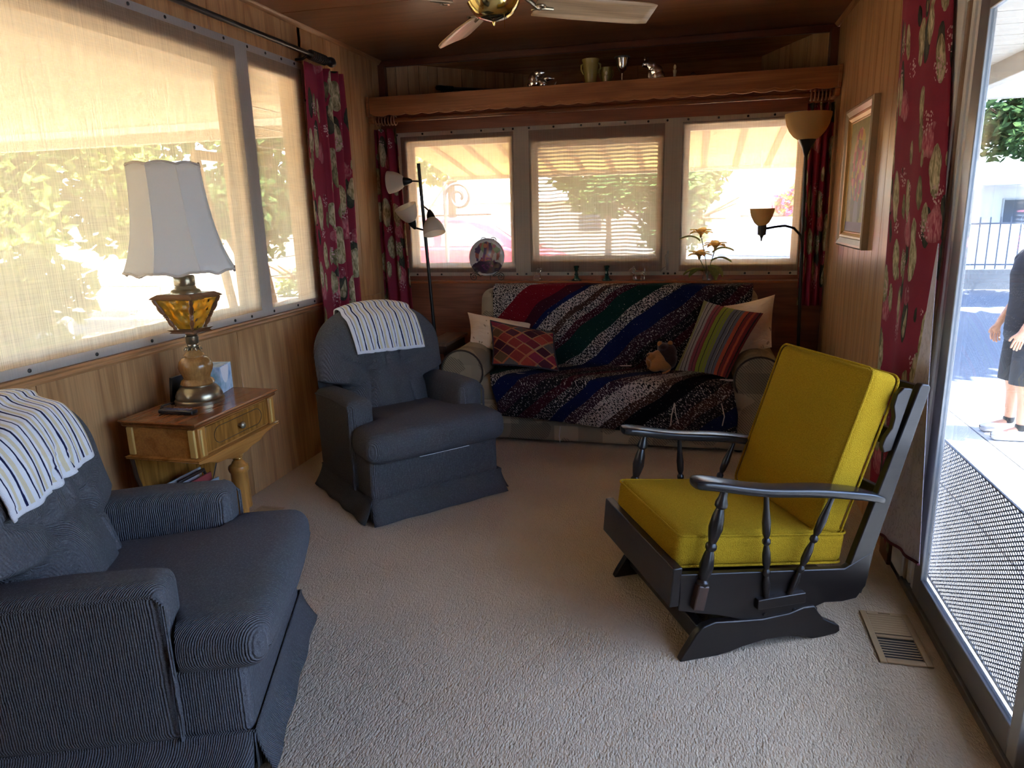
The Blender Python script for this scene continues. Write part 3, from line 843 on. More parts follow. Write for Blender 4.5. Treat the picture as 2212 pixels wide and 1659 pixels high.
def thr(a, b):
    L = acc[-1] * lerp(.945, 1.0, smooth01(0, .9, a)); d = L * b
    y = interp(list(zip(acc, [p[0] for p in path])), d); z = interp(list(zip(acc, [p[1] for p in path])), d)
    xl = interp([(0, -1.42), (v0, -1.40), (v0 + .48, -1.36), (v0 + .56, -1.30), (v0 + .9, -1.30), (v0 + 1.15, -1.22), (9, -1.20)], d)
    xr = interp([(0, .40), (v0, .40), (v0 + .48, .34), (v0 + .56, .245), (v0 + .9, .245), (v0 + 1.15, .30), (9, .32)], d)
    x = lerp(xl, xr, a)
    nz = noise.noise(Vector((x * 2.2, d * 2.2, 0))) * .011 + noise.noise(Vector((x * 6, d * 6, 3))) * .006
    if d < v0 + .5: y -= abs(nz) + .004
    elif d < v0 + 1.0: z += abs(nz) + .004
    else: y -= abs(nz) + .006
    if d < v0 + .1: z += .012 * noise.noise(Vector((x * 3, 0, 7)))
    return (x, y, z), (x, d - v0)
m.grid(nu, nv, lambda a, b: thr(a, b)[0], lambda a, b: thr(a, b)[1])
th = m.build('knitted_throw', THROW, None, solid=.012, ang=180)
tag(th, 'dark knitted blanket with diagonal navy, red and green stripes draped over the sofa', 'blanket')
YARN = plain('yarn_pale', (.55, .45, .40, 1), .9)
def yarn(pts): MB().tube(pts, .0035, 5).build('yarn_tail', YARN, th)
yarn([(-1.13, 4.50, .458), (-1.10, 4.47, .462), (-1.06, 4.485, .458), (-1.05, 4.51, .457)])
yarn([(-.46, 4.80, .462), (-.43, 4.785, .466), (-.40, 4.79, .466), (-.38, 4.81, .462)])
yarn([(.19, 4.47, .462), (.25, 4.45, .468), (.30, 4.452, .466), (.24, 4.43, .464), (.22, 4.44, .466)])
yarn([(-.08, 4.362, .33), (-.07, 4.345, .26), (-.05, 4.35, .20)]); yarn([(-.08, 4.362, .33), (-.095, 4.345, .25), (-.10, 4.35, .19)])
yarn([(.20, 4.36, .34), (.22, 4.345, .26), (.21, 4.35, .20)]); yarn([(-.80, 4.362, .14), (-.805, 4.35, .08), (-.80, 4.352, .04)])
yarn([(.08, 5.00, .94), (.16, 4.985, .955), (.22, 4.97, .93), (.30, 4.97, .92)])

# cushions on the sofa
def pillow(name, label, TL, TR, BL, BR, th_, mat, piping=None):
    TL, TR, BL, BR = map(Vector, (TL, TR, BL, BR))
    c = (TL + TR + BL + BR) / 4
    nrm = ((TR - TL).cross(TL - BL)).normalized()
    if nrm.y > 0: nrm = -nrm
    m = MB()
    def P(a, b, sgn):
        u, v = 2 * a - 1, 2 * b - 1
        pin_u = 1 - .06 * (1 - v * v) * abs(u) ** 2; pin_v = 1 - .06 * (1 - u * u) * abs(v) ** 2
        uu, vv = (u * pin_u + 1) / 2, (v * pin_v + 1) / 2
        p = BL.lerp(BR, uu).lerp(TL.lerp(TR, uu), vv)
        h = th_ * (max(0, 1 - abs(u) ** 2.4) ** .75) * (max(0, 1 - abs(v) ** 2.4) ** .75)
        h *= 1 + .18 * noise.noise(Vector((u * 2 + c.x, v * 2, c.z)))
        return p + nrm * h * sgn - c
    m.grid(30, 30, lambda a, b: P(a, b, 1), lambda a, b: (a, b)); m.grid(30, 30, lambda a, b: P(1 - a, b, -1), lambda a, b: (1 - a, b))
    o = m.build(name, mat, None, ang=180); o.location = c; tag(o, label, 'cushion')
    if piping:
        pts = [P(k / 12, 0, 0) for k in range(12)] + [P(1, k / 12, 0) for k in range(12)] + [P(1 - k / 12, 1, 0) for k in range(12)] + [P(0, 1 - k / 12, 0) for k in range(12)]
        MB().tube(pts, .006, 6, closed=True).build('piping', piping, o)
    return o
def leafy(name, base, mark):
    t = NT(name)
    v = t.coord('UV', (11, 11, 1))
    di = t.n('TexNoise', None, Vector=t.coord('UV', (4, 4, 1)), Scale=1.0)
    vv = t.n('VectorMath', {'operation': 'MULTIPLY_ADD'}, i0=di.outputs[1], i1=(2.4, 2.4, 0), i2=v)
    mp = t.n('Mapping', None, Vector=vv.outputs[0], Scale=(1.0, .42, 1))
    vo = t.n('TexVoronoi', None, Vector=mp.outputs[0], Scale=1.0)
    f = t.math('LESS_THAN', vo.outputs['Distance'], .17)
    rn = t.n('SeparateColor', None, Color=vo.outputs['Color'])
    f = t.math('MULTIPLY', f, t.math('GREATER_THAN', rn.outputs[0], .35))
    wr = t.n('TexNoise', None, Vector=t.coord('UV', (5, 9, 1)), Scale=1.0, Detail=3.0, Distortion=1.0)
    t.bump(wr.outputs[0], .5, .02)
    return t.set(t.mix(t.math('MULTIPLY', f, .7), base, mark), .85, spec=.15)
LEAFY = leafy('cushion_cream_leaf_print', srgb(232, 206, 172), srgb(150, 116, 84))
def weave_mat():
    t = NT('cushion_woven_ribbons')
    v = t.coord('UV', (5.2, 5.2, 1), (0, 0, R(40)))
    vo = t.n('TexVoronoi', {'distance': 'CHEBYCHEV'}, Vector=v, Scale=1.0, Randomness=.12)
    sc_ = t.n('SeparateColor', None, Color=vo.outputs['Color'])
    cols = [srgb(120, 34, 46), srgb(150, 52, 44), srgb(84, 30, 44), srgb(110, 80, 48), srgb(168, 66, 50), srgb(96, 92, 84), srgb(70, 24, 36), srgb(140, 40, 60)]
    col = t.ramp(sc_.outputs[0], [(i / 8, c) for i, c in enumerate(cols)], True)
    fr = t.n('TexNoise', None, Vector=t.coord('UV', (60, 14, 1), (0, 0, R(40))), Scale=1.0, Detail=2.0)
    col = t.mix(t.math('MULTIPLY', fr.outputs[0], .45), col, srgb(60, 26, 34))
    ed = t.math('GREATER_THAN', vo.outputs['Distance'], .44)
    rib = t.mix(sc_.outputs[1], srgb(176, 92, 56), srgb(150, 122, 90))
    col = t.mix(ed, col, rib)
    t.bump(t.math('SUBTRACT', ed, t.math('MULTIPLY', fr.outputs[0], .6)), .6, .01)
    return t.set(col, .8, spec=.2)
def stripes_mat():
    t = NT('cushion_stripes')
    uv = t.n('TexCoord').outputs['UV']; sp = t.n('SeparateXYZ', None, Vector=uv)
    no = t.n('TexNoise', None, Vector=t.coord('UV', (4, 30, 1)), Scale=1.0)
    u = t.math('MULTIPLY_ADD', t.math('SUBTRACT', no.outputs[0], .5), .02, sp.outputs[0])
    OL, GY, BK, RS, LM, SL, OR, DR = srgb(128, 122, 76), srgb(150, 140, 132), srgb(44, 38, 38), srgb(136, 62, 70), srgb(128, 134, 44), srgb(98, 98, 104), srgb(176, 78, 52), srgb(120, 44, 44)
    st = [(0, OL), (.07, GY), (.10, BK), (.112, GY), (.17, BK), (.185, GY), (.235, RS), (.30, BK), (.312, RS), (.355, DR), (.37, LM), (.43, BK), (.445, LM), (.50, OL), (.52, LM), (.55, SL), (.60, BK), (.61, SL), (.66, GY), (.67, BK), (.68, SL), (.73, OR), (.79, BK), (.805, DR), (.86, OR), (.90, DR), (.95, BK), (.97, DR)]
    col = t.ramp(u, st, True)
    fi = t.n('TexNoise', None, Vector=t.coord('UV', (40, 200, 1)), Scale=1.0); col = t.mix(t.math('MULTIPLY', fi.outputs[0], .3), col, srgb(70, 60, 58))
    t.bump(fi.outputs[0], .4, .006); return t.set(col, .88, spec=.12)
pillow('cushion', 'cream leaf-print cushion slumped behind the woven red cushion', (-1.577, 4.91, .805), (-1.103, 4.90, .735), (-1.505, 4.72, .625), (-1.10, 4.70, .478), .065, LEAFY)
pillow('cushion', 'red and rust cushion of crossed woven ribbons', (-1.372, 4.79, .765), (-.913, 4.77, .690), (-1.30, 4.56, .500), (-.835, 4.52, .478), .065, weave_mat(), plain('dark_piping', srgb(50, 44, 52), .8))
pillow('cushion', 'striped cushion in olive, grey, rose and orange beside the toy lion', (.08, 4.82, .912), (.440, 4.66, .852), (-.088, 4.59, .485), (.232, 4.46, .475), .062, stripes_mat())
pillow('cushion', 'cream leaf-print cushion propped behind the striped cushion', (.203, 4.93, .86), (.524, 4.87, .945), (.205, 4.75, .51), (.505, 4.69, .632), .062, LEAFY)

# toy lion
def blob(name, parts, mat, parent=None, voxel=.006):
    m = MB()
    for c, r3 in parts:
        m.lathe([(math.sin(PI * k / 10) * 1.0, -math.cos(PI * k / 10)) for k in range(11)], (0, 0, 0), 16) if False else None
        vs = []; fs = []
        b = MB().lathe([(max(1e-5, math.sin(PI * k / 12)), -math.cos(PI * k / 12)) for k in range(13)], n=18, cap=False)
        m.add([(v[0] * r3[0] + c[0], v[1] * r3[1] + c[1], v[2] * r3[2] + c[2]) for v in b.v], b.f)
    o = m.build(name, mat, parent)
    rm = o.modifiers.new('r', 'REMESH'); rm.mode = 'VOXEL'; rm.voxel_size = voxel; rm.use_smooth_shade = True
    sm = o.modifiers.new('m', 'SMOOTH'); sm.iterations = 3
    return o
def fuzzy(name, c):
    t = NT(name); n1 = t.n('TexNoise', None, Vector=t.coord(), Scale=160.0, Detail=3.0)
    t.bump(n1.outputs[0], .8, .006)
    return t.set(t.mix(n1.outputs[0], tuple(x * .6 for x in c[:3]) + (1,), c), .95, spec=.1, Sheen_Weight=.3)
TAN = fuzzy('plush_tan', srgb(190, 124, 66)); MANE = fuzzy('plush_mane_brown', srgb(66, 38, 28))
li = T('toy_lion', 'small tan plush toy lion with dark brown mane sitting on the blanket', 'soft toy', (-.165, 4.66, .462), R(20))
blob('body', [((-.035, 0, .075), (.055, .05, .07)), ((-.085, -.005, .105), (.032, .036, .028)), ((-.06, -.03, .03), (.045, .022, .024)), ((-.055, .035, .025), (.045, .022, .022)), ((-.075, -.03, .055), (.02, .018, .035)), ((.01, .0, .04), (.05, .055, .042)), ((-.09, .02, .07), (.022, .02, .04))], TAN, li)
mn = blob('mane', [((.03, .01, .12), (.062, .065, .07)), ((.045, .0, .075), (.045, .055, .06)), ((-.005, .0, .165), (.035, .05, .028)), ((.0, .01, .125), (.04, .055, .05))], MANE, li)
for sx, px in ((-1, -.03), (1, .04)):
    MB().lathe([(.001, -.018), (.012, -.014), (.018, 0), (.012, .014), (.001, .018)], (px, -.012, .188), 12, sy=.5).build('ear', TAN, li)
MB().rbox((-.116, -.012, .112), (.006, .01, .006), .005, 2, 2).build('nose', MANE, li)
for yy in (-.03, .012): MB().rbox((-.108, yy, .122), (.004, .004, .004), .0035, 2, 2).build('eye', BLACK, li)
MB().tube([(.03, -.05, .02), (.0, -.075, .012), (-.03, -.085, .008)], .006, 6).build('tail', TAN, li)

# ------------------------------------------------------------------ platform rocker
EBONY = wood('ebony_wood', srgb(30, 25, 24), srgb(36, 30, 28), srgb(22, 18, 18), 'y', .28, tint=.04, fine=.3)
EB_EDGE = wood('ebony_worn', srgb(92, 66, 54), srgb(70, 50, 42), srgb(40, 30, 26), 'z', .4)
def gold_fab():
    t = NT('gold_boucle')
    v = t.coord(); n1 = t.n('TexNoise', None, Vector=v, Scale=260.0, Detail=2.0); vo = t.n('TexVoronoi', None, Vector=v, Scale=330.0)
    big = t.n('TexNoise', None, Vector=v, Scale=5.0, Detail=2.0)
    c = t.mix(n1.outputs[0], srgb(130, 98, 12), srgb(204, 164, 44)); c = t.mix(t.math('MULTIPLY', big.outputs[0], .35), c, srgb(160, 124, 20))
    t.bump(t.math('SUBTRACT', n1.outputs[0], vo.outputs['Distance']), .6, .004)
    return t.set(c, .95, spec=.06)
GOLD = gold_fab()
rk = T('rocking_chair', 'black wooden platform rocker with mustard gold cushions', 'rocking chair', (-.134, 2.473, 0), R(-62.5))
run = [(-.008, 0), (.004, .026), (.016, .045), (.05, .098), (.075, .122), (.12, .132), (.2, .122), (.3, .113), (.403, .118), (.46, .132), (.504, .130), (.522, .10), (.545, .072), (.58, .052), (.612, .034), (.616, .012), (.60, .004), (.55, .0), (.505, .0), (.47, .014), (.41, .026), (.32, .03), (.228, .018), (.18, .006), (.131, 0)]
side = [(-.012, .325), (-.014, .19), (.06, .168), (.13, .150), (.22, .118), (.31, .102), (.40, .098), (.47, .108), (.55, .13), (.62, .122), (.68, .126), (.715, .17), (.725, .24), (.722, .30), (.62, .252)]
post = [(.615, .18), (.70, .14), (.722, .20), (.735, .30), (.897, .885), (.890, .897), (.862, .902), (.852, .892), (.66, .32)]
wing = [(.835, .885), (.80, .89), (.775, .87), (.765, .83), (.775, .79), (.768, .75), (.745, .72), (.735, .69), (.745, .665), (.775, .67)]
for s_ in (1, -1):
    MB().prism(run, s_ * .30 - .015, s_ * .30 + .015, 'x').build('runner', EBONY, rk, bevel=.004, ang=50, normals=True)
    sd = MB().prism(side, s_ * .292 - .013, s_ * .292 + .013, 'x').build('side_rail', EBONY, rk, bevel=.004, ang=50, normals=True)
    for yy, zz in ((.31, .155), (.425, .155)):
        MB().lathe([(.007, 0), (.006, .004), (0, .005)], (s_ * .307, yy, zz - .03), 10, Matrix.Rotation(R(90) * s_, 3, 'Y')).build('bolt', BLACKM, sd)
    MB().prism(post, s_ * .290 - .014, s_ * .290 + .014, 'x').build('back_post', EBONY, rk, bevel=.004, ang=50, normals=True)
    MB().prism(wing, s_ * .283 - .010, s_ * .283 + .010, 'x').build('wing', EBONY, rk, bevel=.003, ang=50, normals=True)
    # arm: wavy plank
    ys = [.018, .05, .11, .18, .28, .38, .48, .56, .64, .70, .745, .762]
    zt = [.652, .652, .640, .622, .600, .590, .578, .562, .545, .528, .508, .498]
    wi = [.034, .044, .047, .040, .036, .038, .044, .046, .043, .036, .026, .012]
    xo = [.300, .300, .302, .308, .312, .312, .308, .304, .300, .298, .297, .296]
    m = MB(); rg = []
    for i, y in enumerate(ys):
        cx = s_ * xo[i]; hw = wi[i]; z = zt[i]; th2 = .030 if i < 10 else .024
        sec = [(-hw, 0), (-hw * .9, .004), (hw * .9, .004), (hw, 0), (hw * .96, -th2 * .7), (hw * .8, -th2), (-hw * .8, -th2), (-hw * .96, -th2 * .7)]
        rg.append([(cx + a, y, z + b) for a, b in sec])
    vs = [p for r_ in rg for p in r_]; k = 8
    fs = [(i * k + j, i * k + (j + 1) % k, (i + 1) * k + (j + 1) % k, (i + 1) * k + j) for i in range(len(ys) - 1) for j in range(k)] + [tuple(range(k))[::-1], tuple(range((len(ys) - 1) * k, len(ys) * k))]
    m.add(vs, fs).build('armrest', plain('ebony_arm_gloss', (.018, .016, .016, 1), .22), rk, subsurf=1, normals=True, ang=70)
    X = s_ * .315
    MB().turned((X, .128, .606), (X, .048, .215), [(0, .012), (.05, .014), (.10, .021), (.13, .021), (.15, .013), (.17, .015), (.22, .020), (.32, .024), (.40, .018), (.45, .013), (.47, .019), (.50, .019), (.52, .013), (.56, .018), (.66, .024), (.74, .019), (.78, .013), (.80, .020), (.84, .020), (.85, .018), (.88, .018)], 14).build('front_spindle', EBONY, rk)
    b_ = MB().box(-.020, .020, -.020, .020, -.09, 0).build('spindle_block', EB_EDGE, rk, bevel=.005); b_.location = (X, .062, .285); b_.rotation_euler = (R(-11.5), 0, 0)
    pr = [(0, .008), (.12, .010), (.25, .015), (.36, .013), (.40, .008), (.42, .014), (.45, .014), (.47, .008), (.55, .014), (.64, .014), (.70, .008), (.72, .013), (.75, .013), (.77, .008), (.85, .013), (.95, .010), (1, .009)]
    MB().turned((X, .283, .572), (X, .308, .19), pr).build('spindle', EBONY, rk)
    MB().turned((X, .540, .545), (X, .395, .19), pr).build('spindle', EBONY, rk)
    MB().box(X - .022, X + .012, .27, .455, .158, .196).build('spindle_foot', EBONY, rk, bevel=.003)
fbd = MB().box(-.312, .312, -.045, -.012, .212, .352, lambda v: (v[0], v[1] + (.25 * (.30 - v[2])) * -.3, v[2])).build('front_board', EBONY, rk, bevel=.004)
MB().box(-.29, .29, .06, .095, .045, .115).build('stretcher', EBONY, rk, bevel=.004)
MB().box(-.29, .29, .50, .535, .045, .105).build('stretcher', EBONY, rk, bevel=.004)
MB().box(-.28, .28, .02, .66, .225, .235, lambda v: (v[0], v[1], v[2] - .12 * (v[1] - .02))).build('seat_deck', EBONY, rk)
for zz, yy in ((.86, .872), (.70, .818), (.50, .762)):
    MB().box(-.285, .285, yy - .010, yy + .012, zz - .035, zz + .03).build('back_rail', EBONY, rk, bevel=.003)
# cushions
def cushion(name, L, th_, hw, place, seam=.46):
    def fn(p):
        x, y, z = p
        bulge = .020 * math.cos(min(1, abs(x) / hw) * PI / 2) * math.cos(min(1, abs(y) / (L / 2)) * PI / 2)
        z += bulge if z > 0 else -bulge * .5
        return place((x, y, z))
    c = MB().rbox((0, 0, 0), (hw, L / 2, th_ / 2), .030, 4, 8, fn).build(name, GOLD, rk)
    for zz in (th_ * .44, -th_ * .44):
        k = .985; r_ = .03; pts = []
        for cx, cy, a0 in ((1, 1, 0), (-1, 1, 90), (-1, -1, 180), (1, -1, 270)):
            for q in range(5):
                a = R(a0 + q * 22.5); pts.append(place((cx * (hw - r_) + r_ * math.cos(a) * 1.02, cy * (L / 2 - r_) + r_ * math.sin(a) * 1.02, zz)))
        MB().tube(pts, .0045, 6, closed=True).build('piping', GOLD, c)
    return c
ta = R(-6.8)
def seat_place(p):
    x, y, z = p; return (x, .318 + y * math.cos(ta) - z * math.sin(ta), .350 + y * math.sin(ta) + z * math.cos(ta))
cushion('seat_cushion', .66, .125, .268, seat_place)
tb = R(71.5)
def back_place(p):
    x, y, z = p; return (x, .660 + y * math.cos(tb) - z * math.sin(tb), .655 + y * math.sin(tb) + z * math.cos(tb))
cushion('back_cushion', .60, .125, .262, back_place)

# ------------------------------------------------------------------ end table
MAPLE = wood('table_maple', srgb(176, 118, 58), srgb(190, 132, 68), srgb(138, 86, 38), 'y', .25, tint=.03)
MAPLE_Z = wood('table_maple_upright', srgb(182, 124, 58), srgb(196, 138, 68), srgb(150, 96, 42), 'z', .3, tint=.03)
TOPW = wood('table_top_walnut', srgb(140, 84, 44), srgb(152, 94, 50), srgb(108, 60, 30), 'y', .14, tint=.03)
BURL = wood('table_burl', srgb(150, 102, 44), srgb(176, 122, 54), srgb(118, 74, 30), 'z', .25, wscale=2.2, tint=.02)
GILT = plain('table_gilt', srgb(206, 168, 96), .4)
et = T('end_table', 'maple end table with one drawer and a turned front leg', 'side table', (-2.05, 2.57, 0))
def mould(z0, z1, ex, prof):
    # stacked moulding rings, prof [(t, out)]
    m = MB()
    for (a, oa), (b, ob) in zip(prof, prof[1:]):
        za, zb = lerp(z0, z1, a), lerp(z0, z1, b)
        vs = []
        for z, o in ((za, oa), (zb, ob)):
            vs += [(-.165 - o, -.278 - o, z), (.165 + o, -.278 - o, z), (.165 + o, .278 + o, z), (-.165 - o, .278 + o, z)]
        m.add(vs, [(0, 1, 5, 4), (1, 2, 6, 5), (2, 3, 7, 6), (3, 0, 4, 7)])
    lo_, hi_ = m.v[:4], m.v[-4:]
    m.add(lo_, [(3, 2, 1, 0)]); m.add(hi_, [(0, 1, 2, 3)])
    return m
MB().box(-.160, .158, -.272, .272, .572, .700).build('case', MAPLE, et, bevel=.003)
mould(.698, .726, 0, [(0, .002), (.25, .008), (.35, .004), (.6, .010), (.8, .016), (1, .014)]).build('table_top', TOPW, et, smooth=False)
mould(.556, .574, 0, [(0, .000), (.3, .010), (.5, .006), (.8, .012), (1, -.002)]).build('lower_moulding', MAPLE, et, smooth=False)
# drawer in the +x face
dw = MB().box(.150, .166, -.215, .215, .584, .690).build('drawer', BURL, et, bevel=.002)
ov = []
for k in range(32):
    a = 2 * PI * k / 32; cy = .125 if math.cos(a) > 0 else -.125
    ov.append((.1665, cy + .042 * math.cos(a), .637 + .036 * math.sin(a)))
MB().tube(ov, .0016, 4, closed=True).build('inlay_line', plain('inlay_dark', srgb(70, 42, 20), .5), dw)
kb = MB().lathe([(.006, 0), (.006, .010), (.012, .014), (.015, .020), (.012, .026), (.006, .029), (0, .030)], (.166, 0, .637), 14, Matrix.Rotation(R(90), 3, 'Y')).build('knob', plain('pewter_knob', (.32, .29, .22, 1), .35, .9), dw)
for yy in (-.245, .245):
    MB().box(.155, .172, yy - .022, yy + .022, .574, .698).build('pilaster', MAPLE_Z, et, bevel=.004)
    MB().box(.170, .176, yy - .014, yy - .002, .580, .692).build('gilt_bead', GILT, et, bevel=.003)
for xx in (.145, -.145):
    MB().box(xx - .014, xx + .014, -.280, -.268, .578, .694).build('side_pilaster', GILT, et, bevel=.003)
ap = [(-.265, .558), (-.262, .545), (-.20, .535), (-.15, .515), (-.09, .510), (-.05, .498), (.05, .498), (.09, .510), (.15, .515), (.20, .535), (.262, .545), (.265, .558)]
MB().prism(ap, .135, .155, 'x').build('apron', MAPLE, et, bevel=.003, normals=True)
MB().lathe([(.016, 0), (.020, .05), (.026, .28), (.028, .385), (.034, .390), (.040, .25), (.036, .412), (.042, .42), (.045, .432), (.042, .444), (.030, .452), (.026, .462), (.018, .470), (.022, .482), (.026, .492), (.020, .500)], (.128, .015, 0), 22).build('leg', MAPLE_Z, et)
MB().lathe([(.018, .470), (.0225, .478), (.019, .486)], (.128, .015, 0), 20, cap=False).build('brass_ring', BRASS, et)
bp = [(-.272, .560), (-.262, .47), (-.235, .38), (-.19, .30), (-.17, .22), (-.17, .0), (.17, .0), (.17, .22), (.19, .30), (.235, .38), (.262, .47), (.272, .560)]
bk_ = MB().prism(bp, -.165, -.150, 'x').build('back_panel', BURL, et, normals=True)
MB().tube([(-.157, p[0], p[1]) for p in bp[:6]], .009, 6).build('panel_edge', plain('edge_dark', srgb(60, 38, 22), .5), bk_)
MB().tube([(-.157, p[0], p[1]) for p in bp[6:]], .009, 6).build('panel_edge', plain('edge_dark2', srgb(60, 38, 22), .5), bk_)
# magazine rack under the table
mr = T('magazine_rack', 'dark leather magazine rack holding papers under the end table', 'magazine rack', (-2.07, 2.46, 0))
LEATH = plain('leather_dark', srgb(44, 28, 22), .5)
for s_ in (-1, 1):
    poly = [(-.14, .02), (.14, .02), (.17, .20), (.15, .34), (.07, .40), (-.07, .40), (-.15, .34), (-.17, .20)]
    m = MB().prism(poly, -.006, .006, 'x'); o = m.build('side_panel', LEATH, mr, bevel=.003, normals=True); o.location = (s_ * .055, 0, 0); o.rotation_euler = (0, R(8 * s_), 0)
MB().box(-.06, .06, -.13, .13, .012, .026).build('bottom', LEATH, mr, bevel=.003)
MB().tube([(0, -.10, .38), (0, -.08, .43), (0, .08, .43), (0, .10, .38)], .008, 8).build('handle', LEATH, mr)
for k, (px, cc) in enumerate(((-.02, srgb(200, 200, 205)), (.012, srgb(150, 60, 60)), (.03, srgb(180, 190, 200)))):
    o = MB().box(-.004, .004, -.11, .11, 0, .40 - .02 * k).build('magazine', plain('paper_%d' % k, cc, .6), None, bevel=.001)
    o.location = (-2.07 + px, 2.46, .03); o.rotation_euler = (0, R(3 * k - 3), 0)
    tag(o, ('white folded paper standing in the dark magazine rack', 'red covered magazine standing in the dark magazine rack', 'pale blue magazine standing in the dark magazine rack')[k], 'magazine')

# ------------------------------------------------------------------ table lamp
AGED = plain('aged_brass', (.30, .25, .17, 1), .28, .9)
LWOOD = wood('lamp_wood', srgb(168, 122, 70), srgb(180, 134, 80), srgb(130, 88, 46), 'z', .14, tint=.02)
LDARK = wood('lamp_wood_dark', srgb(120, 80, 50), srgb(132, 90, 58), srgb(86, 54, 34), 'x', .3, tint=.02)
def amber():
    t = NT('amber_hammered_glass'); t.t.nodes.remove(t.b)
    vo = t.n('TexVoronoi', {'feature': 'SMOOTH_F1'}, Vector=t.coord(scale=(34, 34, 34)), Scale=1.0)
    bp_ = t.n('Bump', None, Height=vo.outputs['Distance'], Strength=1.0, Distance=.02)
    c1 = t.ramp(vo.outputs['Distance'], [(.1, srgb(255, 216, 96)), (.8, srgb(246, 184, 56))])
    tr = t.n('BsdfTransparent', None, Color=c1); tl = t.n('BsdfTranslucent', None, Color=c1, Normal=bp_.outputs[0]); gl = t.n('BsdfGlossy', None, Roughness=.08, Normal=bp_.outputs[0])
    df = t.n('BsdfDiffuse', None, Color=c1, Normal=bp_.outputs[0])
    a = t.n('MixShader', None, i0=.55, i1=tr.outputs[0], i2=tl.outputs[0]); a2 = t.n('MixShader', None, i0=.25, i1=a.outputs[0], i2=df.outputs[0])
    fr = t.n('Fresnel', None, IOR=1.45, Normal=bp_.outputs[0])
    b = t.n('MixShader', None, i0=fr.outputs[0], i1=a2.outputs[0], i2=gl.outputs[0]); t.l(b.outputs[0], t.out.inputs[0]); return t.m
lp = T('table_lamp', 'table lamp with amber glass lantern body and white bell shade', 'lamp', (-2.092, 2.605, .7265))
MB().lathe([(.102, 0), (.103, .012), (.096, .018), (.098, .03), (.090, .05), (.078, .066), (.066, .074), (.066, .078)], n=32).build('foot', AGED, lp)
MB().lathe([(.066, .078), (.072, .084), (.066, .098), (.055, .106), (.058, .118), (.068, .14), (.072, .158), (.066, .18), (.052, .196), (.038, .200), (.036, .206), (.044, .208), (.030, .222), (.020, .238)], n=32).build('urn', LWOOD, lp)
ctr = MB().lathe([(.020, .236), (.024, .25), (.022, .256), (.026, .262), (.027, .29), (.022, .296), (.026, .305)], n=20).build('gallery', AGED, lp)
m = MB()
for k in range(12):
    a = 2 * PI * k / 12
    m.tube([(.018 * math.cos(a), .018 * math.sin(a), .236), (.030 * math.cos(a), .030 * math.sin(a), .238), (.038 * math.cos(a), .038 * math.sin(a), .230)], [.006, .006, .001], 5)
m.build('leaf_collar', AGED, ctr)
def plate(mb, z0, z1, hs, prof):
    for (a, o), (b, o2) in zip(prof, prof[1:]):
        va = lerp(z0, z1, a); vb = lerp(z0, z1, b); n_ = 24; vs = []
        for z, oo in ((va, o), (vb, o2)):
            for k in range(n_):
                t = k / n_ * 4; sd = int(t); f = t - sd
                h = hs + oo; bow = -.010 * math.sin(f * PI)
                c = [(-h + 2 * h * f, -h - bow), (h + bow, -h + 2 * h * f), (h - 2 * h * f, h + bow), (-h - bow, h - 2 * h * f)][sd]
                vs.append((c[0], c[1], z))
        mb.add(vs, [(k, (k + 1) % n_, (k + 1) % n_ + n_, k + n_) for k in range(n_)])
        top_ = vs[n_:]
    mb.add(vs[:n_] if False else top_, [tuple(range(n_))]); return mb
pb = MB(); plate(pb, .305, .325, .060, [(0, -.02), (.2, .0), (.5, -.006), (1, .006)]); pb.build('lower_plate', LDARK, lp, ang=30)
pt = MB(); plate(pt, .452, .476, .100, [(0, -.012), (.3, .004), (.6, -.004), (1, -.02)]); pt.build('upper_plate', LDARK, lp, ang=30)
AM = amber()
for k in range(4):
    a = k * PI / 2; rot = Matrix.Rotation(a, 3, 'Z')
    q = [rot @ Vector(p) for p in ((-.034, -.034, .326), (.034, -.034, .326), (.088, -.088, .452), (-.088, -.088, .452))]
    inn = [p * .97 for p in q]
    mm = MB().add([tuple(p) for p in q], [(0, 1, 2, 3)]); mm.build('pane', AM, lp, smooth=False)
    aa, bb = rot @ Vector((-.040, -.040, .322)), rot @ Vector((-.092, -.092, .456))
    MB().turned(aa, bb, [(0, .006), (.06, .008), (.10, .005), (.16, .008), (.24, .010), (.34, .006), (.38, .009), (.41, .006), (.44, .009), (.47, .006), (.50, .009), (.53, .006), (.60, .010), (.72, .011), (.82, .006), (.88, .009), (1, .007)], 8).build('spindle', LDARK, lp)
MB().lathe([(.062, .472), (.062, .480), (.056, .49), (.046, .494), (.044, .498), (.040, .508), (.042, .512), (.042, .545), (.038, .55), (.012, .552)], n=24).build('burner', AGED, lp)
MB().tube([(0, 0, .55), (0, 0, .96)], .005, 6).build('stem', AGED, lp)
SHADE = NT('lamp_shade_white')
SHADE = SHADE.set(srgb(226, 224, 220), .8, spec=.2, Transmission_Weight=.0, Subsurface_Weight=.0)
def shade_mat(name, c, tl=.35):
    t = NT(name); df = t.n('BsdfDiffuse', None, Color=c); tb = t.n('BsdfTranslucent', None, Color=c)
    no = t.n('TexNoise', None, Vector=t.coord(scale=(200, 200, 200)), Scale=1.0); bp_ = t.n('Bump', None, Height=no.outputs[0], Strength=.08, Distance=.002); t.l(bp_.outputs[0], df.inputs['Normal'])
    mx = t.n('MixShader', None, i0=tl, i1=df.outputs[0], i2=tb.outputs[0]); t.l(mx.outputs[0], t.out.inputs[0]); return t.m
SHADE = shade_mat('lamp_shade_white_cloth', srgb(240, 238, 234), .42)
NS = 8; prof = [(0, .221), (.08, .205), (.2, .186), (.35, .170), (.5, .159), (.7, .149), (.85, .144), (1, .141)]
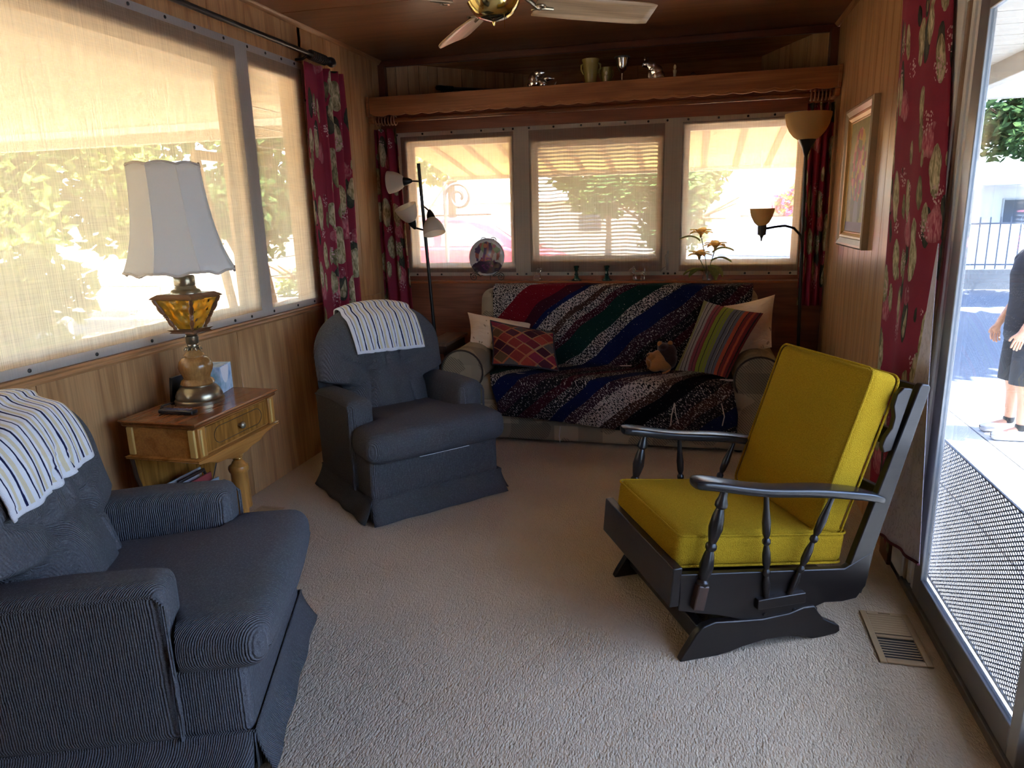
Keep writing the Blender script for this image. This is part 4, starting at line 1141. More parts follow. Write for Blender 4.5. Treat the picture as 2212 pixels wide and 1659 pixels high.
def shade_pt(a, b):
    t = a * NS; k = int(t) % NS; f = t - int(t)
    A0 = 2 * PI * k / NS + R(12); A1 = 2 * PI * (k + 1) / NS + R(12)
    r = interp(prof, b)
    x = lerp(math.cos(A0), math.cos(A1), f) * r * 1.02; y = lerp(math.sin(A0), math.sin(A1), f) * r * 1.02
    z = lerp(.575, .995, b)
    if b < .001: z -= .014 * math.sin(f * PI) + .004 * math.cos(f * 4 * PI) - .004
    if b > .999: z += .010 * math.sin(f * PI)
    return (x - .013 * (.3 + b), y - .010 * (.3 + b), z)
m = MB(); m.grid(NS * 8, 16, shade_pt); sdo = m.build('shade', SHADE, lp, ang=12, solid=.002)
TRIM = plain('shade_braid', srgb(196, 184, 170), .8)
for b in (0, 1): MB().tube([shade_pt(k / 96, b) for k in range(96)], .0055, 5, closed=True).build('braid', TRIM, sdo)
for k in range(NS): MB().tube([tuple(1.004 * c if i < 2 else c for i, c in enumerate(shade_pt(k / NS + 1e-5, q / 12))) for q in range(13)], .0018, 4).build('rib', SHADE, sdo)
MB().tube([(-.05, -.02, .02), (-.085, -.05, .006), (-.10, -.12, .004), (-.07, -.16, .004)], .004, 6).build('cord', BLACK, lp)
# things on the end table
tb_ = T('tissue_box', 'pale blue cardboard tissue box behind the amber lamp', 'tissue box', (-2.140, 2.785, .7265), R(14))
def tissue_mat():
    t = NT('tissue_box_print'); v = t.coord(scale=(18, 18, 12)); n1 = t.n('TexNoise', None, Vector=v, Scale=1.0, Detail=3.0)
    return t.set(t.ramp(n1.outputs[0], [(.3, srgb(120, 160, 200)), (.5, srgb(196, 214, 232)), (.68, srgb(130, 170, 190))]), .5)
MB().box(-.055, .055, -.065, .065, 0, .125).build('carton', tissue_mat(), tb_, bevel=.002)
MB().grid(10, 6, lambda a, b: (.0562, lerp(-.062, .030, a) , .122 - .08 * b * math.sin(a * PI) ** .5)).build('tissue_opening', plain('tissue_white', (.8, .8, .82, 1), .9), tb_)
pf = MB().box(-.006, .006, -.045, .045, 0, .11).build('black_slab', BLACK); pf.location = (-2.208, 2.61, .7265); pf.rotation_euler = (0, R(6), 0)  # plain thin black slab, tilted slightly
tag(pf, 'thin black upright slab standing behind the lamp foot', 'frame'); 
rm = T('remote_control', 'black remote control lying on the end table', 'remote', (-2.045, 2.405, .7265), R(92))
MB().rbox((0, 0, .010), (.021, .080, .009), .006, 3, 4).build('case', BLACK, rm)
BTNM = plain('remote_button', (.16, .13, .24, 1), .5)
for i in range(3):
    for j in range(6): MB().lathe([(.0035, 0), (.003, .002), (0, .0022)], (-.011 + i * .011, -.055 + j * .02, .019), 8).build('button', BTNM, rm)

# ------------------------------------------------------------------ small dark table by the sofa arm
st = T('side_table', 'small dark narrow side table beside the sofa arm', 'side table', (-1.735, 4.88, 0))
DKW = wood('side_table_dark', srgb(60, 40, 32), srgb(70, 48, 38), srgb(44, 28, 22), 'y', .3)
MB().box(-.085, .085, -.25, .24, .600, .622).build('table_top', wood('side_table_top', srgb(110, 84, 66), srgb(120, 92, 72), srgb(80, 58, 44), 'y', .3), st, bevel=.004)
MB().box(-.07, .07, -.22, .21, .54, .600).build('apron', DKW, st, bevel=.002)
for sx in (-1, 1):
    for yy in (-.215, .205): MB().box(sx * .065 - .012, sx * .065 + .012, yy - .014, yy + .014, 0, .545).build('leg', DKW, st, bevel=.002)

# ------------------------------------------------------------------ floor lamps
FROST = shade_mat('frosted_glass_white', srgb(232, 226, 214), .45)
FROST_Y = shade_mat('frosted_glass_cream', srgb(222, 190, 134), .45)
def dirq(v): return Vector(v).to_track_quat('Z', 'Y').to_matrix()
f1 = T('floor_lamp', 'black floor lamp with three tilting white glass shades in the corner', 'floor lamp', (-1.824, 4.95, 0))
def onpole(z): return (-.087 * z / 1.855 - .0, 0, z)
MB().lathe([(.105, 0), (.105, .012), (.09, .02), (.03, .026), (.016, .05), (.013, .06)], n=24).build('base', BLACKM, f1)
MB().tube([(0, 0, .03), onpole(.95), onpole(1.858)], .0125, 10).build('pole', BLACKM, f1)
def head(parent, sock, d, arm0, name='lamp_head', mat=FROST, L=.115, rad=.081):
    q = dirq(d); s0 = Vector(sock)
    a = MB().tube([arm0, lerp(Vector(arm0), s0, .6), s0], .006, 8).build(name, BLACKM, parent)
    MB().lathe([(.008, -.012), (.016, 0), (.027, .025), (.032, .05), (.031, .055)], s0, 18, q).build('socket', BLACKM, a)
    sh_ = MB().lathe([(.030, .050), (.046, .066), (.062, .092), (.073, .122), (.079, .155), (.080, .05 + L), (.0785, .05 + L), (.077, .150), (.070, .118), (.058, .09), (.040, .066)], s0, 28, q, cap=False).build('glass_shade', mat, a)
    p = s0 + q @ Vector((0, -.03, .03))
    MB().tube([p, p + Vector((0, -.004, -.03))], .003, 6).build('switch', BLACKM, a)
head(f1, (-.150, -.005, 1.740), (-1, -.12, -.03), onpole(1.735))
head(f1, (-.010, -.03, 1.525), (.28, -.25, -1), (-.055, -.01, 1.558))
head(f1, (-.135, -.02, 1.415), (-.28, -.38, 1), onpole(1.392))
f2 = T('floor_lamp', 'black torchiere floor lamp with cream bowl and side reading arm', 'floor lamp', (.714, 4.95, 0))
def onp2(z): return (-.050 * z / 1.80, 0, z)
MB().lathe([(.10, 0), (.10, .012), (.085, .02), (.03, .026), (.014, .05), (.011, .06)], n=24).build('base', BLACKM, f2)
MB().tube([(0, 0, .03), onp2(.9), onp2(1.82)], .011, 10).build('pole', BLACKM, f2)
q = Matrix.Identity(3)
MB().lathe([(.011, 1.80), (.018, 1.82), (.028, 1.85), (.045, 1.88), (.058, 1.905), (.056, 1.908)], (-.050, 0, 0), 24).build('cup', BLACKM, f2)
MB().lathe([(.050, 1.895), (.080, 1.915), (.105, 1.945), (.124, 1.985), (.134, 2.03), (.136, 2.052), (.134, 2.052), (.121, 1.985), (.10, 1.945), (.07, 1.918)], (-.050, 0, 0), 36, cap=False).build('bowl', FROST_Y, f2)
arm = MB().tube([(-.036, 0, 1.20), (-.040, -.012, 1.27), (-.055, -.02, 1.32), (-.095, -.025, 1.362), (-.15, -.028, 1.378), (-.21, -.028, 1.372), (-.265, -.028, 1.362)], .0075, 8).build('reading_arm', BLACKM, f2)
MB().lathe([(.004, 1.285), (.005, 1.30), (.012, 1.318), (.026, 1.325), (.028, 1.375), (.026, 1.385)], (-.288, -.028, 0), 18).build('socket', BLACKM, arm)
MB().lathe([(.024, 1.380), (.046, 1.400), (.062, 1.43), (.072, 1.462), (.076, 1.488), (.0745, 1.488), (.068, 1.455), (.055, 1.425)], (-.292, -.028, 0), 26, cap=False).build('glass_shade', FROST_Y, arm)

# ------------------------------------------------------------------ curtains
def floral(name, base, dim=1.0):
    t = NT(name); D = lambda r, g, b: srgb(r * dim, g * dim, b * dim)
    uv = t.n('TexCoord').outputs['UV']
    di = t.n('TexNoise', None, Vector=t.coord('UV', (9, 9, 1)), Scale=1.0, Detail=3.0)
    def warp(amount, scl, rot):
        vv = t.n('VectorMath', {'operation': 'MULTIPLY_ADD'}, i0=di.outputs[1], i1=(amount, amount, 0), i2=uv)
        mp = t.n('Mapping', None, Vector=vv.outputs[0], Scale=scl, Rotation=(0, 0, R(rot))); return mp.outputs[0]
    fine = t.n('TexNoise', None, Vector=t.coord('UV', (70, 24, 1), (0, 0, .5)), Scale=1.0, Detail=3.0, Distortion=.8)
    col = t.mix(t.math('MULTIPLY', di.outputs[0], .5), base, D(96, 26, 44))
    def layer(col, scl, rot, rad, ca, cb, pick, lo, amount=.05):
        vo = t.n('TexVoronoi', None, Vector=warp(amount, scl, rot), Scale=1.0, Randomness=.85)
        rn = t.n('SeparateColor', None, Color=vo.outputs['Color'])
        m1 = t.math('LESS_THAN', vo.outputs['Distance'], rad)
        m1 = t.math('MULTIPLY', m1, t.math('GREATER_THAN', rn.outputs[pick], lo))
        c = t.mix(t.ramp(fine.outputs[0], [(.38, (0, 0, 0)), (.62, (1, 1, 1))]), ca, cb)
        edge = t.ramp(vo.outputs['Distance'], [(rad * .55, (1, 1, 1)), (rad, (.62, .62, .62))])
        c = t.mix(1.0, c, edge, 'MULTIPLY')
        return t.mix(m1, col, c)
    col = layer(col, (8.5, 4, 1), 35, .34, D(58, 60, 54), D(84, 84, 70), 0, .25)
    col = layer(col, (5, 5, 1), 10, .36, D(164, 62, 84), D(210, 136, 142), 1, .28, .10)
    col = layer(col, (9, 3.8, 1), -38, .40, D(140, 132, 94), D(224, 210, 172), 2, .08)
    col = layer(col, (10, 4.2, 1), 62, .28, D(160, 152, 114), D(112, 108, 78), 0, .45)
    # lilac sprays of tiny blossoms
    b2 = t.n('TexVoronoi', None, Vector=warp(.03, (6, 6, 1), 20), Scale=1.0); rb = t.n('SeparateColor', None, Color=b2.outputs['Color'])
    tiny = t.n('TexVoronoi', None, Vector=t.coord('UV', (75, 75, 1)), Scale=1.0)
    mk = t.math('MULTIPLY', t.math('LESS_THAN', b2.outputs['Distance'], .30), t.math('GREATER_THAN', rb.outputs[2], .6))
    mk = t.math('MULTIPLY', mk, t.math('LESS_THAN', tiny.outputs['Distance'], .40))
    col = t.mix(mk, col, D(206, 170, 170))
    wv = t.n('TexNoise', None, Vector=t.coord('UV', (400, 400, 1)), Scale=1.0); t.bump(wv.outputs[0], .2, .002)
    return t.set(col, .85, spec=.15)
FLOR = floral('curtain_rose_floral', srgb(150, 52, 72))
FLOR_B = FLOR
def curtain(name, label, top, bot, z0, z1, at, axis, pleats, amp, mat, flat=0., nz=40, hang=None, phase=0.):
    m = MB(); nu = int(pleats * 16 + 8)
    def f(a, b):
        u = lerp(lerp(bot[0], bot[1], a), lerp(top[0], top[1], a), b)
        z = lerp(z0, z1, b)
        aa = max(0, (a - flat) / (1 - flat))
        k = amp * (.75 + .25 * b) * math.sin(aa * pleats * 2 * PI + phase + .5 * math.sin(b * 3)) * (1 if a > flat else 0)
        k += .006 * math.sin(a * 9 + b * 7)
        return (at + k, u, z) if axis == 'x' else (u, at + k, z)
    Lc = abs(top[1] - top[0]) * (1 + pleats * amp * 3.2 / max(.05, abs(top[1] - top[0])))
    m.grid(nu, nz, f, lambda a, b: (a * Lc, lerp(z0, z1, b)))
    e = m.build(name, mat, None, solid=.003, ang=180)
    return tag(e, label, 'curtain')
def rings(parent, name, pts, r, th_, axis, mat):
    base = None
    for p in pts:
        pl = []
        for k in range(16):
            a = 2 * PI * k / 16
            pl.append((p[0] + r * math.cos(a), p[1], p[2] + r * math.sin(a)) if axis == 'y' else (p[0], p[1] + r * math.cos(a), p[2] + r * math.sin(a)))
        MB().tube(pl, th_, 6, closed=True).build(name, mat, parent)
c1 = curtain('curtain', 'rose floral curtain hanging beside the long left side window', (4.055, 4.50), (4.03, 4.55), .40, 2.395, XL + .085, 'x', 3.2, .034, FLOR, flat=.34)
c2 = curtain('curtain', 'rose floral curtain in the corner behind the three-headed lamp', (-2.325, -2.14), (-2.33, -2.07), .40, 2.125, YB - .148, 'y', 2.6, .03, FLOR, flat=.0, phase=.6)
c3 = curtain('curtain', 'dark-looking floral curtain in the corner behind the torchiere lamp', (.685, .842), (.70, .85), .84, 2.135, YB - .148, 'y', 3.4, .026, FLOR, phase=1.)
c4 = MB()
def red(a, b):
    # right edge recedes towards the bottom where the lining shows
    z = lerp(.10, 2.46, b)
    ya = interp([(0, 3.38), (1.0, 3.50), (2.46, 3.69)], z); yb = interp([(0, 2.98), (.6, 2.90), (1.0, 2.84), (1.30, 2.80), (2.2, 3.0), (2.46, 3.02)], z)
    x = .835 + .010 * math.sin(a * 5 + z * 1.2) + .006 * math.sin(a * 11 - z * 2)
    return (x, lerp(ya, yb, a), z)
c4.grid(30, 50, red, lambda a, b: (a * .66, lerp(.1, 2.46, b)))
c4 = tag(c4.build('curtain', FLOR_B, None, solid=.003, ang=180), 'pink floral curtain hanging beside the sliding glass door', 'curtain')
def lin(a, b):
    z = lerp(.20, 1.36, b)
    ya = interp([(0, 3.10), (.2, 3.04), (.6, 2.92), (1.0, 2.84), (1.36, 2.802)], z); yb = interp([(0, 2.66), (.2, 2.68), (.6, 2.72), (1.0, 2.765), (1.36, 2.796)], z)
    y = lerp(ya, yb, a)
    x = lerp(.80, .845, a ** .7) * (1 - b) + .828 * b + .006 * math.sin(a * 14 + z * 3) * (1 - b)
    return (x, y, z + .05 * (1 - a) * -1 * (1 - b))
def lining_mat():
    t = NT('curtain_lining_reverse'); n1 = t.n('TexNoise', None, Vector=t.coord('UV', (16, 9, 1)), Scale=1.0, Detail=4.0, Distortion=2.5)
    f = t.ramp(n1.outputs[0], [(.50, (0, 0, 0)), (.54, (1, 1, 1)), (.57, (0, 0, 0))]); big = t.n('TexNoise', None, Vector=t.coord('UV', (5, 5, 1)), Scale=1.0)
    c = t.mix(big.outputs[0], srgb(222, 216, 224), srgb(204, 194, 208)); c = t.mix(t.math('MULTIPLY', f, .4), c, srgb(110, 94, 108)); return t.set(c, .85, spec=.15)
m = MB(); m.grid(24, 40, lin, lambda a, b: (a * .4, lerp(.2, 1.36, b))); m.build('lining', lining_mat(), c4, solid=.002, ang=180)
MB().tube([(lin(k / 20, 0)[0] - .002, lin(k / 20, 0)[1], lin(k / 20, 0)[2]) for k in range(21)], .006, 5).build('hem', plain('hem_red', srgb(96, 34, 48), .85), c4)

# curtain rods
r1 = T('curtain_rod', 'black metal curtain rod with stacked rings above the long left window', 'curtain rod', (XL + .085, 0, 2.45))
MB().tube([(0, .4, 0), (0, 4.36, 0)], .0135, 12).build('rod', BLACKM, r1)
MB().turned((0, 4.35, 0), (0, 4.45, 0), [(0, .014), (.1, .022), (.2, .018), (.35, .028), (.6, .031), (.85, .022), (1, .004)], 14).build('finial', BLACK, r1)
for y in (.8, 4.12): MB().tube([(-.085, y, -.03), (-.04, y, -.03), (0, y, -.012)], .008, 8).build('bracket', BLACKM, r1)
rings(r1, 'ring', [(0, 4.15 + .021 * k, -.004) for k in range(9)], .026, .0045, 'y', plain('ring_dark', (.03, .02, .018, 1), .35))
r2 = T('curtain_rod', 'brown wooden curtain rod under the display shelf', 'curtain rod', (0, YB - .15, 2.185))
RODW = wood('rod_wood', srgb(132, 78, 46), srgb(144, 88, 52), srgb(108, 60, 34), 'x', .25)
MB().tube([(XL + .04, 0, 0), (XR - .04, 0, 0)], .0165, 14).build('rod', RODW, r2)
RINGW = plain('ring_wood', srgb(150, 96, 62), .3)
rings(r2, 'ring', [(-2.295 + .024 * k, 0, -.004) for k in range(7)], .031, .0055, 'x', RINGW)
rings(r2, 'ring', [(.695 + .022 * k, 0, -.004) for k in range(6)], .031, .0055, 'x', RINGW)
for x in (XL + .02, XR - .02): MB().rbox((x, .02, 0), (.016, .10, .024), .008, 2, 2).build('bracket', W_SH, r2)
r3 = T('curtain_rod', 'short dark curtain rod mounted on the slanted alcove wall', 'curtain rod', (0, 0, 0))
d = (P1 - P0).normalized(); nn = Vector((d.y, -d.x, 0)); A = P0 + nn * .065; A.z = 2.455; B = P1 - d * .03 + nn * .065; B.z = 2.480
A = A + d * .42 + Vector((0, 0, .004)); L_ = (B - A).length
MB().tube([A, B], .010, 10).build('rod', plain('rod_grey', (.10, .09, .09, 1), .4, .4), r3)
MB().turned(A - d * .05, A + d * .05, [(0, .004), (.1, .018), (.5, .021), (.85, .018), (1, .010)], 12).build('finial', BLACK, r3)
for k in range(5): MB().turned(A + d * (.045 + .012 * k), A + d * (.052 + .012 * k), [(0, .019), (1, .019)], 12).build('ring', BLACK, r3)
for k in range(5): MB().turned(B - d * (.015 + .012 * k), B - d * (.008 + .012 * k), [(0, .016), (1, .016)], 12).build('ring', plain('ring_brown', (.09, .05, .03, 1), .4), r3)
for p in (A + d * .02, B - d * .2): MB().tube([p, p - nn * .06], .006, 6).build('bracket', BLACKM, r3)
for k in range(5): MB().tube([A + d * (.0 + .02 * k) + Vector((0, 0, -.02)), A + d * (.0 + .02 * k) + Vector((0, 0, -.05)), A + d * (.008 + .02 * k) + Vector((0, 0, -.045))], .0018, 4).build('hook', BLACKM, r3)
r4 = T('curtain_rod', 'dark rod carrying the pink curtain above the sliding door', 'curtain rod', (XR - .05, 0, 2.50))
MB().tube([(0, -.3, 0), (0, 3.75, 0)], .013, 10).build('rod', BLACKM, r4)
for y in (-.2, 3.70): MB().tube([(.05, y, 0), (0, y, 0)], .009, 8).build('bracket', BLACKM, r4)
rings(r4, 'ring', [(0, 3.08 + .06 * k, -.006) for k in range(10)], .024, .004, 'y', BLACK)

# ------------------------------------------------------------------ ceiling fan
FX, FY = -.812, 3.03
fn = T('ceiling_fan', 'brass ceiling fan with pale blades and a brass light bowl', 'ceiling fan', (FX, FY, 2.25))
MB().lathe([(.075, .382), (.07, .35), (.03, .33), (.014, .325), (.014, .24), (.05, .235), (.11, .22), (.125, .18), (.12, .13), (.09, .105), (.06, .10)], n=32).build('motor', BRASS, fn)
MB().lathe([(.055, .10), (.075, .092), (.100, .085), (.106, .072), (.098, .058), (.094, .052), (.078, .030), (.055, .018), (.030, .010), (.012, .006), (.0, .005)], n=36).build('light_bowl', BRASS, fn)
MB().lathe([(.072, .0275), (.052, .0165), (.028, .0085), (.010, .005), (.0, .004)], n=28).build('dark_glass', plain('fan_glass_dark', (.04, .03, .015, 1), .05, .3), fn)
MB().lathe([(0, -.012), (.004, -.010), (.006, .0), (.009, .004), (.007, .010), (.010, .014)], n=12).build('finial', BRASS, fn)
BLADE = wood('fan_blade_pale', srgb(196, 164, 124), srgb(206, 176, 138), srgb(176, 142, 104), 'x', .35)
for k, az in enumerate((33, 123, 213, 303)):
    m = MB()
    def bf(a, b):
        x = lerp(.18, .72, a); hw = interp([(.2, .052), (.35, .066), (.6, .072), (.68, .068), (.72, .05), (.74, .028)], x)
        return (x, lerp(-hw, hw, b), .074 - (b - .5) * .046)
    m.grid(16, 4, bf); o = m.build('blade', BLADE, fn, solid=.006); o.rotation_euler = (0, 0, R(az))
    ir = MB().tube([(.10, 0, .13), (.14, 0, .10), (.19, .0, .068), (.26, 0, .066)], [.012, .010, .009, .006], 8)
    for s_ in (-1, 1): ir.tube(spiral((.19, s_ * .028, .066), .004, .026, 1.2, 0, 'xy', 18), .005, 6)
    i2 = ir.build('blade_iron', AGED, o)
MB().tube([(.05, -.03, .10), (.052, -.032, -.02), (.052, -.032, -.03)], .0012, 4).build('pull_chain', BRASS, fn)

# ------------------------------------------------------------------ painting
pa = T('framed_painting', 'gold framed flower still life on the brown right wall', 'painting', (XR, 4.33, 1.645))
GOLDF = plain('frame_gold', srgb(176, 132, 70), .35, .45); GOLDL = plain('frame_grey_gold', srgb(170, 150, 124), .4, .3)
Y0, Y1, Z0, Z1 = -.335, .325, -.375, .375
def fr_ring(prof, mat, name):
    m = MB()
    for (o1, d1), (o2, d2) in zip(prof, prof[1:]):
        for ((ya, za), (yb, zb)) in (((Y0, Z0), (Y1, Z0)), ((Y1, Z0), (Y1, Z1)), ((Y1, Z1), (Y0, Z1)), ((Y0, Z1), (Y0, Z0))):
            def off(y, z, o): return (y + (o if y < 0 else -o), z + (o if z < 0 else -o))
            p = [(-d1, *off(ya, za, o1)), (-d1, *off(yb, zb, o1)), (-d2, *off(yb, zb, o2)), (-d2, *off(ya, za, o2))]
            m.add(p, [(0, 1, 2, 3)])
    return m.build(name, mat, pa, smooth=False, normals=False)
fr_ring([(0, .0), (0, .030), (.008, .036), (.020, .036), (.045, .024)], GOLDL, 'frame_outer'); fr_ring([(.045, .024), (.050, .028), (.060, .026), (.075, .014), (.080, .014), (.085, .008)], GOLDF, 'frame_inner')
def canvas():
    t = NT('flower_canvas'); tc = t.coord('Object')
    sp = t.n('SeparateXYZ', None, Vector=tc)
    y = sp.outputs[1]; z = sp.outputs[2]
    n1 = t.n('TexNoise', None, Vector=t.coord(scale=(30, 30, 30)), Scale=1.0, Detail=3.0); n2 = t.n('TexVoronoi', None, Vector=t.coord(scale=(24, 24, 24)), Scale=1.0)
    bgc = t.mix(n1.outputs[0], srgb(128, 122, 66), srgb(176, 164, 96))
    def ell(cy, cz, ry, rz_, k=.35):
        a = t.math('POWER', t.math('MULTIPLY', t.math('SUBTRACT', y, cy), 1 / ry), 2.0); b = t.math('POWER', t.math('MULTIPLY', t.math('SUBTRACT', z, cz), 1 / rz_), 2.0)
        return t.math('LESS_THAN', t.math('MULTIPLY_ADD', t.math('SUBTRACT', n1.outputs[0], .5), k * 2, t.math('ADD', a, b)), 1.0)
    fl_ = t.ramp(t.n('SeparateColor', None, Color=n2.outputs['Color']).outputs[0], [(0, srgb(206, 170, 70)), (.3, srgb(190, 96, 84)), (.5, srgb(216, 150, 120)), (.7, srgb(150, 60, 60)), (.85, srgb(120, 112, 50))], True)
    c = t.mix(ell(0, -.05, .14, .30, .2), bgc, srgb(96, 96, 64)); c = t.mix(ell(-.01, -.20, .055, .10, .1), c, srgb(130, 128, 124)); c = t.mix(ell(0, .06, .16, .19, .5), c, fl_)
    c = t.mix(t.math('LESS_THAN', z, -.24), c, srgb(112, 104, 116)); t.bump(n1.outputs[0], .3, .004)
    return t.set(c, .5)
MB().box(-.009, -.006, Y0 + .082, Y1 - .082, Z0 + .082, Z1 - .082).build('canvas', canvas(), pa)

# ------------------------------------------------------------------ floor registers
def register(label, loc, sx, sy, dark):
    t = T('floor_register', label, 'floor vent', loc)
    TANM = plain('register_tan', srgb(170, 146, 110), .45)
    ring(MB(), 0, 0, 0, 0, 0, 0, 0, 'x') if False else None
    m = MB(); b = .022
    for (x0, x1, y0, y1) in ((-sx, -sx + b, -sy, sy), (sx - b, sx, -sy, sy), (-sx + b, sx - b, -sy, -sy + b), (-sx + b, sx - b, sy - b, sy), (-sx + b, sx - b, -.008, .008)): m.box(x0, x1, y0, y1, .001, .008)
    m.build('frame', TANM, t, bevel=.002)
    MB().box(-sx + b, sx - b, -sy + b, sy - b, .001, .0022).build('duct', plain('duct_black', (.01, .01, .01, 1), .8), t)
    n_ = int((2 * sy - 2 * b) / .0155); sl = MB().box(-(sx - b), sx - b, -.0032, .0032, .0, .0015).build('slat', TANM, t)
    for k in range(n_):
        y = -sy + b + (k + .5) * (2 * sy - 2 * b) / n_
        if abs(y) < .010: continue
        o = sl if k == 0 else copyo(sl, t)
        cl = (y > 0) if dark else True
        o.location = (0, y, .0045 if cl else .0035); o.rotation_euler = (R(8 if cl else 60), 0, 0); o.scale = (1, 1.8 if cl else .6, 1)
    if dark: MB().box(-.02, .02, sy - .016, sy - .010, .008, .012).build('lever', TANM, t)
    return t
register('tan metal floor register beside the sliding door track', (.738, 2.488, 0), .082, .162, True)
rg_ = register('tan metal floor register behind the end table leg', (-2.13, 3.00, 0), .07, .11, False)

# ------------------------------------------------------------------ things on the window ledge
LZ = 1.0025
def clear_glass(name, c=(1, 1, 1, 1), rough=.02):
    t = NT(name); return t.set(c, rough, spec=.5, Transmission_Weight=1.0, IOR=1.45)
CRYSTAL = clear_glass('clear_glass'); GREENG = clear_glass('dark_green_glass', (.02, .16, .12, 1), .05)
GREENG = plain('dark_green_glass_solid', (.006, .045, .034, 1), .08, spec=.6)
WIRE = plain('wire_black', (.02, .018, .018, 1), .4, .5)
pe = T('plate_easel', 'black scrolled wire easel holding the decorative plate', 'plate stand', (-1.503, 5.235, LZ))
for s_ in (-1, 1):
    MB().tube([(s_ * .02, .028, .12), (s_ * .035, -.005, .05), (s_ * .05, -.03, .038)] + spiral((s_ * .105, -.032, .032), .030 , .006, 1.6 * -s_, R(90), 'xz', 30), .0028, 6).build('foot_scroll', WIRE, pe)
    MB().tube([(s_ * .015, .03, .10), (s_ * .02, .030, .27)] + spiral((s_ * .040, .030, .300), .026, .006, -1.5 * s_, R(180 if s_ > 0 else 0), 'xz', 26), .0026, 6).build('top_scroll', WIRE, pe)
    MB().tube([(s_ * .05, -.03, .036), (s_ * .048, -.048, .040)] + spiral((s_ * .075, -.050, .085), .022, .005, 1.4 * s_, R(270), 'xz', 22), .0024, 6).build('front_hook', WIRE, pe)
MB().tube([(0, .03, .16), (0, .05, .08), (0, .055, .0)], .0026, 6).build('back_leg', WIRE, pe)
def plate_mat():
    t = NT('plate_print'); v = t.coord(); sp = t.n('SeparateXYZ', None, Vector=v); x, z = sp.outputs[0], sp.outputs[2]
    n1 = t.n('TexNoise', None, Vector=t.coord(scale=(26, 26, 26)), Scale=1.0, Detail=3.0); vo = t.n('TexVoronoi', None, Vector=t.coord(scale=(60, 60, 60)), Scale=1.0)
    vl = t.n('TexVoronoi', None, Vector=t.coord(scale=(34, 20, 15), rot=(0, R(30), 0)), Scale=1.0)
    def ell(cx, cz, rx, rz_, k=.4):
        a = t.math('POWER', t.math('MULTIPLY', t.math('SUBTRACT', x, cx), 1 / rx), 2.0); b = t.math('POWER', t.math('MULTIPLY', t.math('SUBTRACT', z, cz), 1 / rz_), 2.0)
        return t.math('LESS_THAN', t.math('MULTIPLY_ADD', t.math('SUBTRACT', n1.outputs[0], .5), k * 2, t.math('ADD', a, b)), 1.0)
    c = t.mix(n1.outputs[0], srgb(206, 202, 200), srgb(190, 182, 182))
    lv = t.ramp(t.n('SeparateColor', None, Color=vl.outputs['Color']).outputs[1], [(0, srgb(170, 104, 92)), (.35, srgb(140, 150, 110)), (.6, srgb(90, 66, 96)), (.8, srgb(200, 190, 180))], True)
    c = t.mix(ell(0, .03, .10, .085, .7), c, lv)
    c = t.mix(ell(.0, -.075, .115, .05, .5), c, srgb(58, 40, 62)); c = t.mix(t.math('MULTIPLY', ell(0, -.035, .06, .06, .3), t.math('LESS_THAN', vo.outputs['Distance'], .42)), c, srgb(128, 62, 110))
    c = t.mix(ell(-.015, .085, .016, .016, .1), c, srgb(190, 120, 96)); c = t.mix(ell(.055, .08, .014, .014, .1), c, srgb(176, 100, 110))
    return t.set(c, .15)
pl_ = MB().lathe([(0, .0), (.07, .0), (.085, -.006), (.120, -.010), (.138, -.013), (.139, -.010), (.12, -.004), (.085, .004), (.04, .005), (0, .005)], n=48, axis=Matrix.Rotation(R(-90), 3, 'X'), cap=False)
po = pl_.build('decorative_plate', plate_mat(), None, ang=180); po.location = (-1.503, 5.216, 1.181); po.rotation_euler = (R(-8), 0, 0)
tag(po, 'round white plate printed with purple fruit and leaves on the wire easel', 'plate')
gd1 = blob('glass_dog', [((0, 0, .035), (.022, .018, .035)), ((.005, 0, .075), (.018, .016, .02)), ((.022, 0, .085), (.016, .011, .011)), ((-.006, .0, .10), (.008, .012, .012)), ((.0, -.012, .018), (.010, .010, .02)), ((.0, .012, .018), (.010, .010, .02)), ((-.018, 0, .02), (.02, .016, .02)), ((.012, 0, .006), (.028, .018, .006))], CRYSTAL, None, .0035)
gd1.location = (-1.118, 5.235, LZ); tag(gd1, 'clear glass seated dog figurine on the window ledge', 'figurine')
gd2 = blob('glass_dog', [((0, 0, .052), (.042, .018, .020)), ((-.042, 0, .074), (.020, .015, .018)), ((-.060, 0, .070), (.014, .010, .010)), ((-.036, 0, .092), (.006, .012, .010)), ((-.030, -.010, .022), (.010, .009, .026)), ((-.030, .010, .022), (.010, .009, .026)), ((.030, -.010, .022), (.011, .009, .026)), ((.030, .010, .022), (.011, .009, .026)), ((.046, 0, .072), (.007, .007, .018)), ((0, 0, .005), (.05, .018, .005))], CRYSTAL, None, .0035)
gd2.location = (-.375, 5.235, LZ); gd2.rotation_euler = (0, 0, R(-10)); tag(gd2, 'clear glass standing terrier figurine on the window ledge', 'figurine')
CP = [(.038, 0), (.038, .005), (.030, .010), (.018, .024), (.013, .040), (.016, .046), (.011, .052), (.010, .068), (.015, .072), (.018, .080), (.013, .086), (.019, .092), (.021, .108), (.017, .108), (.014, .096), (0, .094)]
for x, lb in ((-.829, 'dark green glass candlestick standing nearer the decorative plate'), (-.605, 'dark green glass candlestick standing nearer the glass terrier')):
    o = MB().lathe(CP, n=8).build('candlestick', GREENG, None, ang=30); o.location = (x, 5.238, LZ); tag(o, lb, 'candlestick')
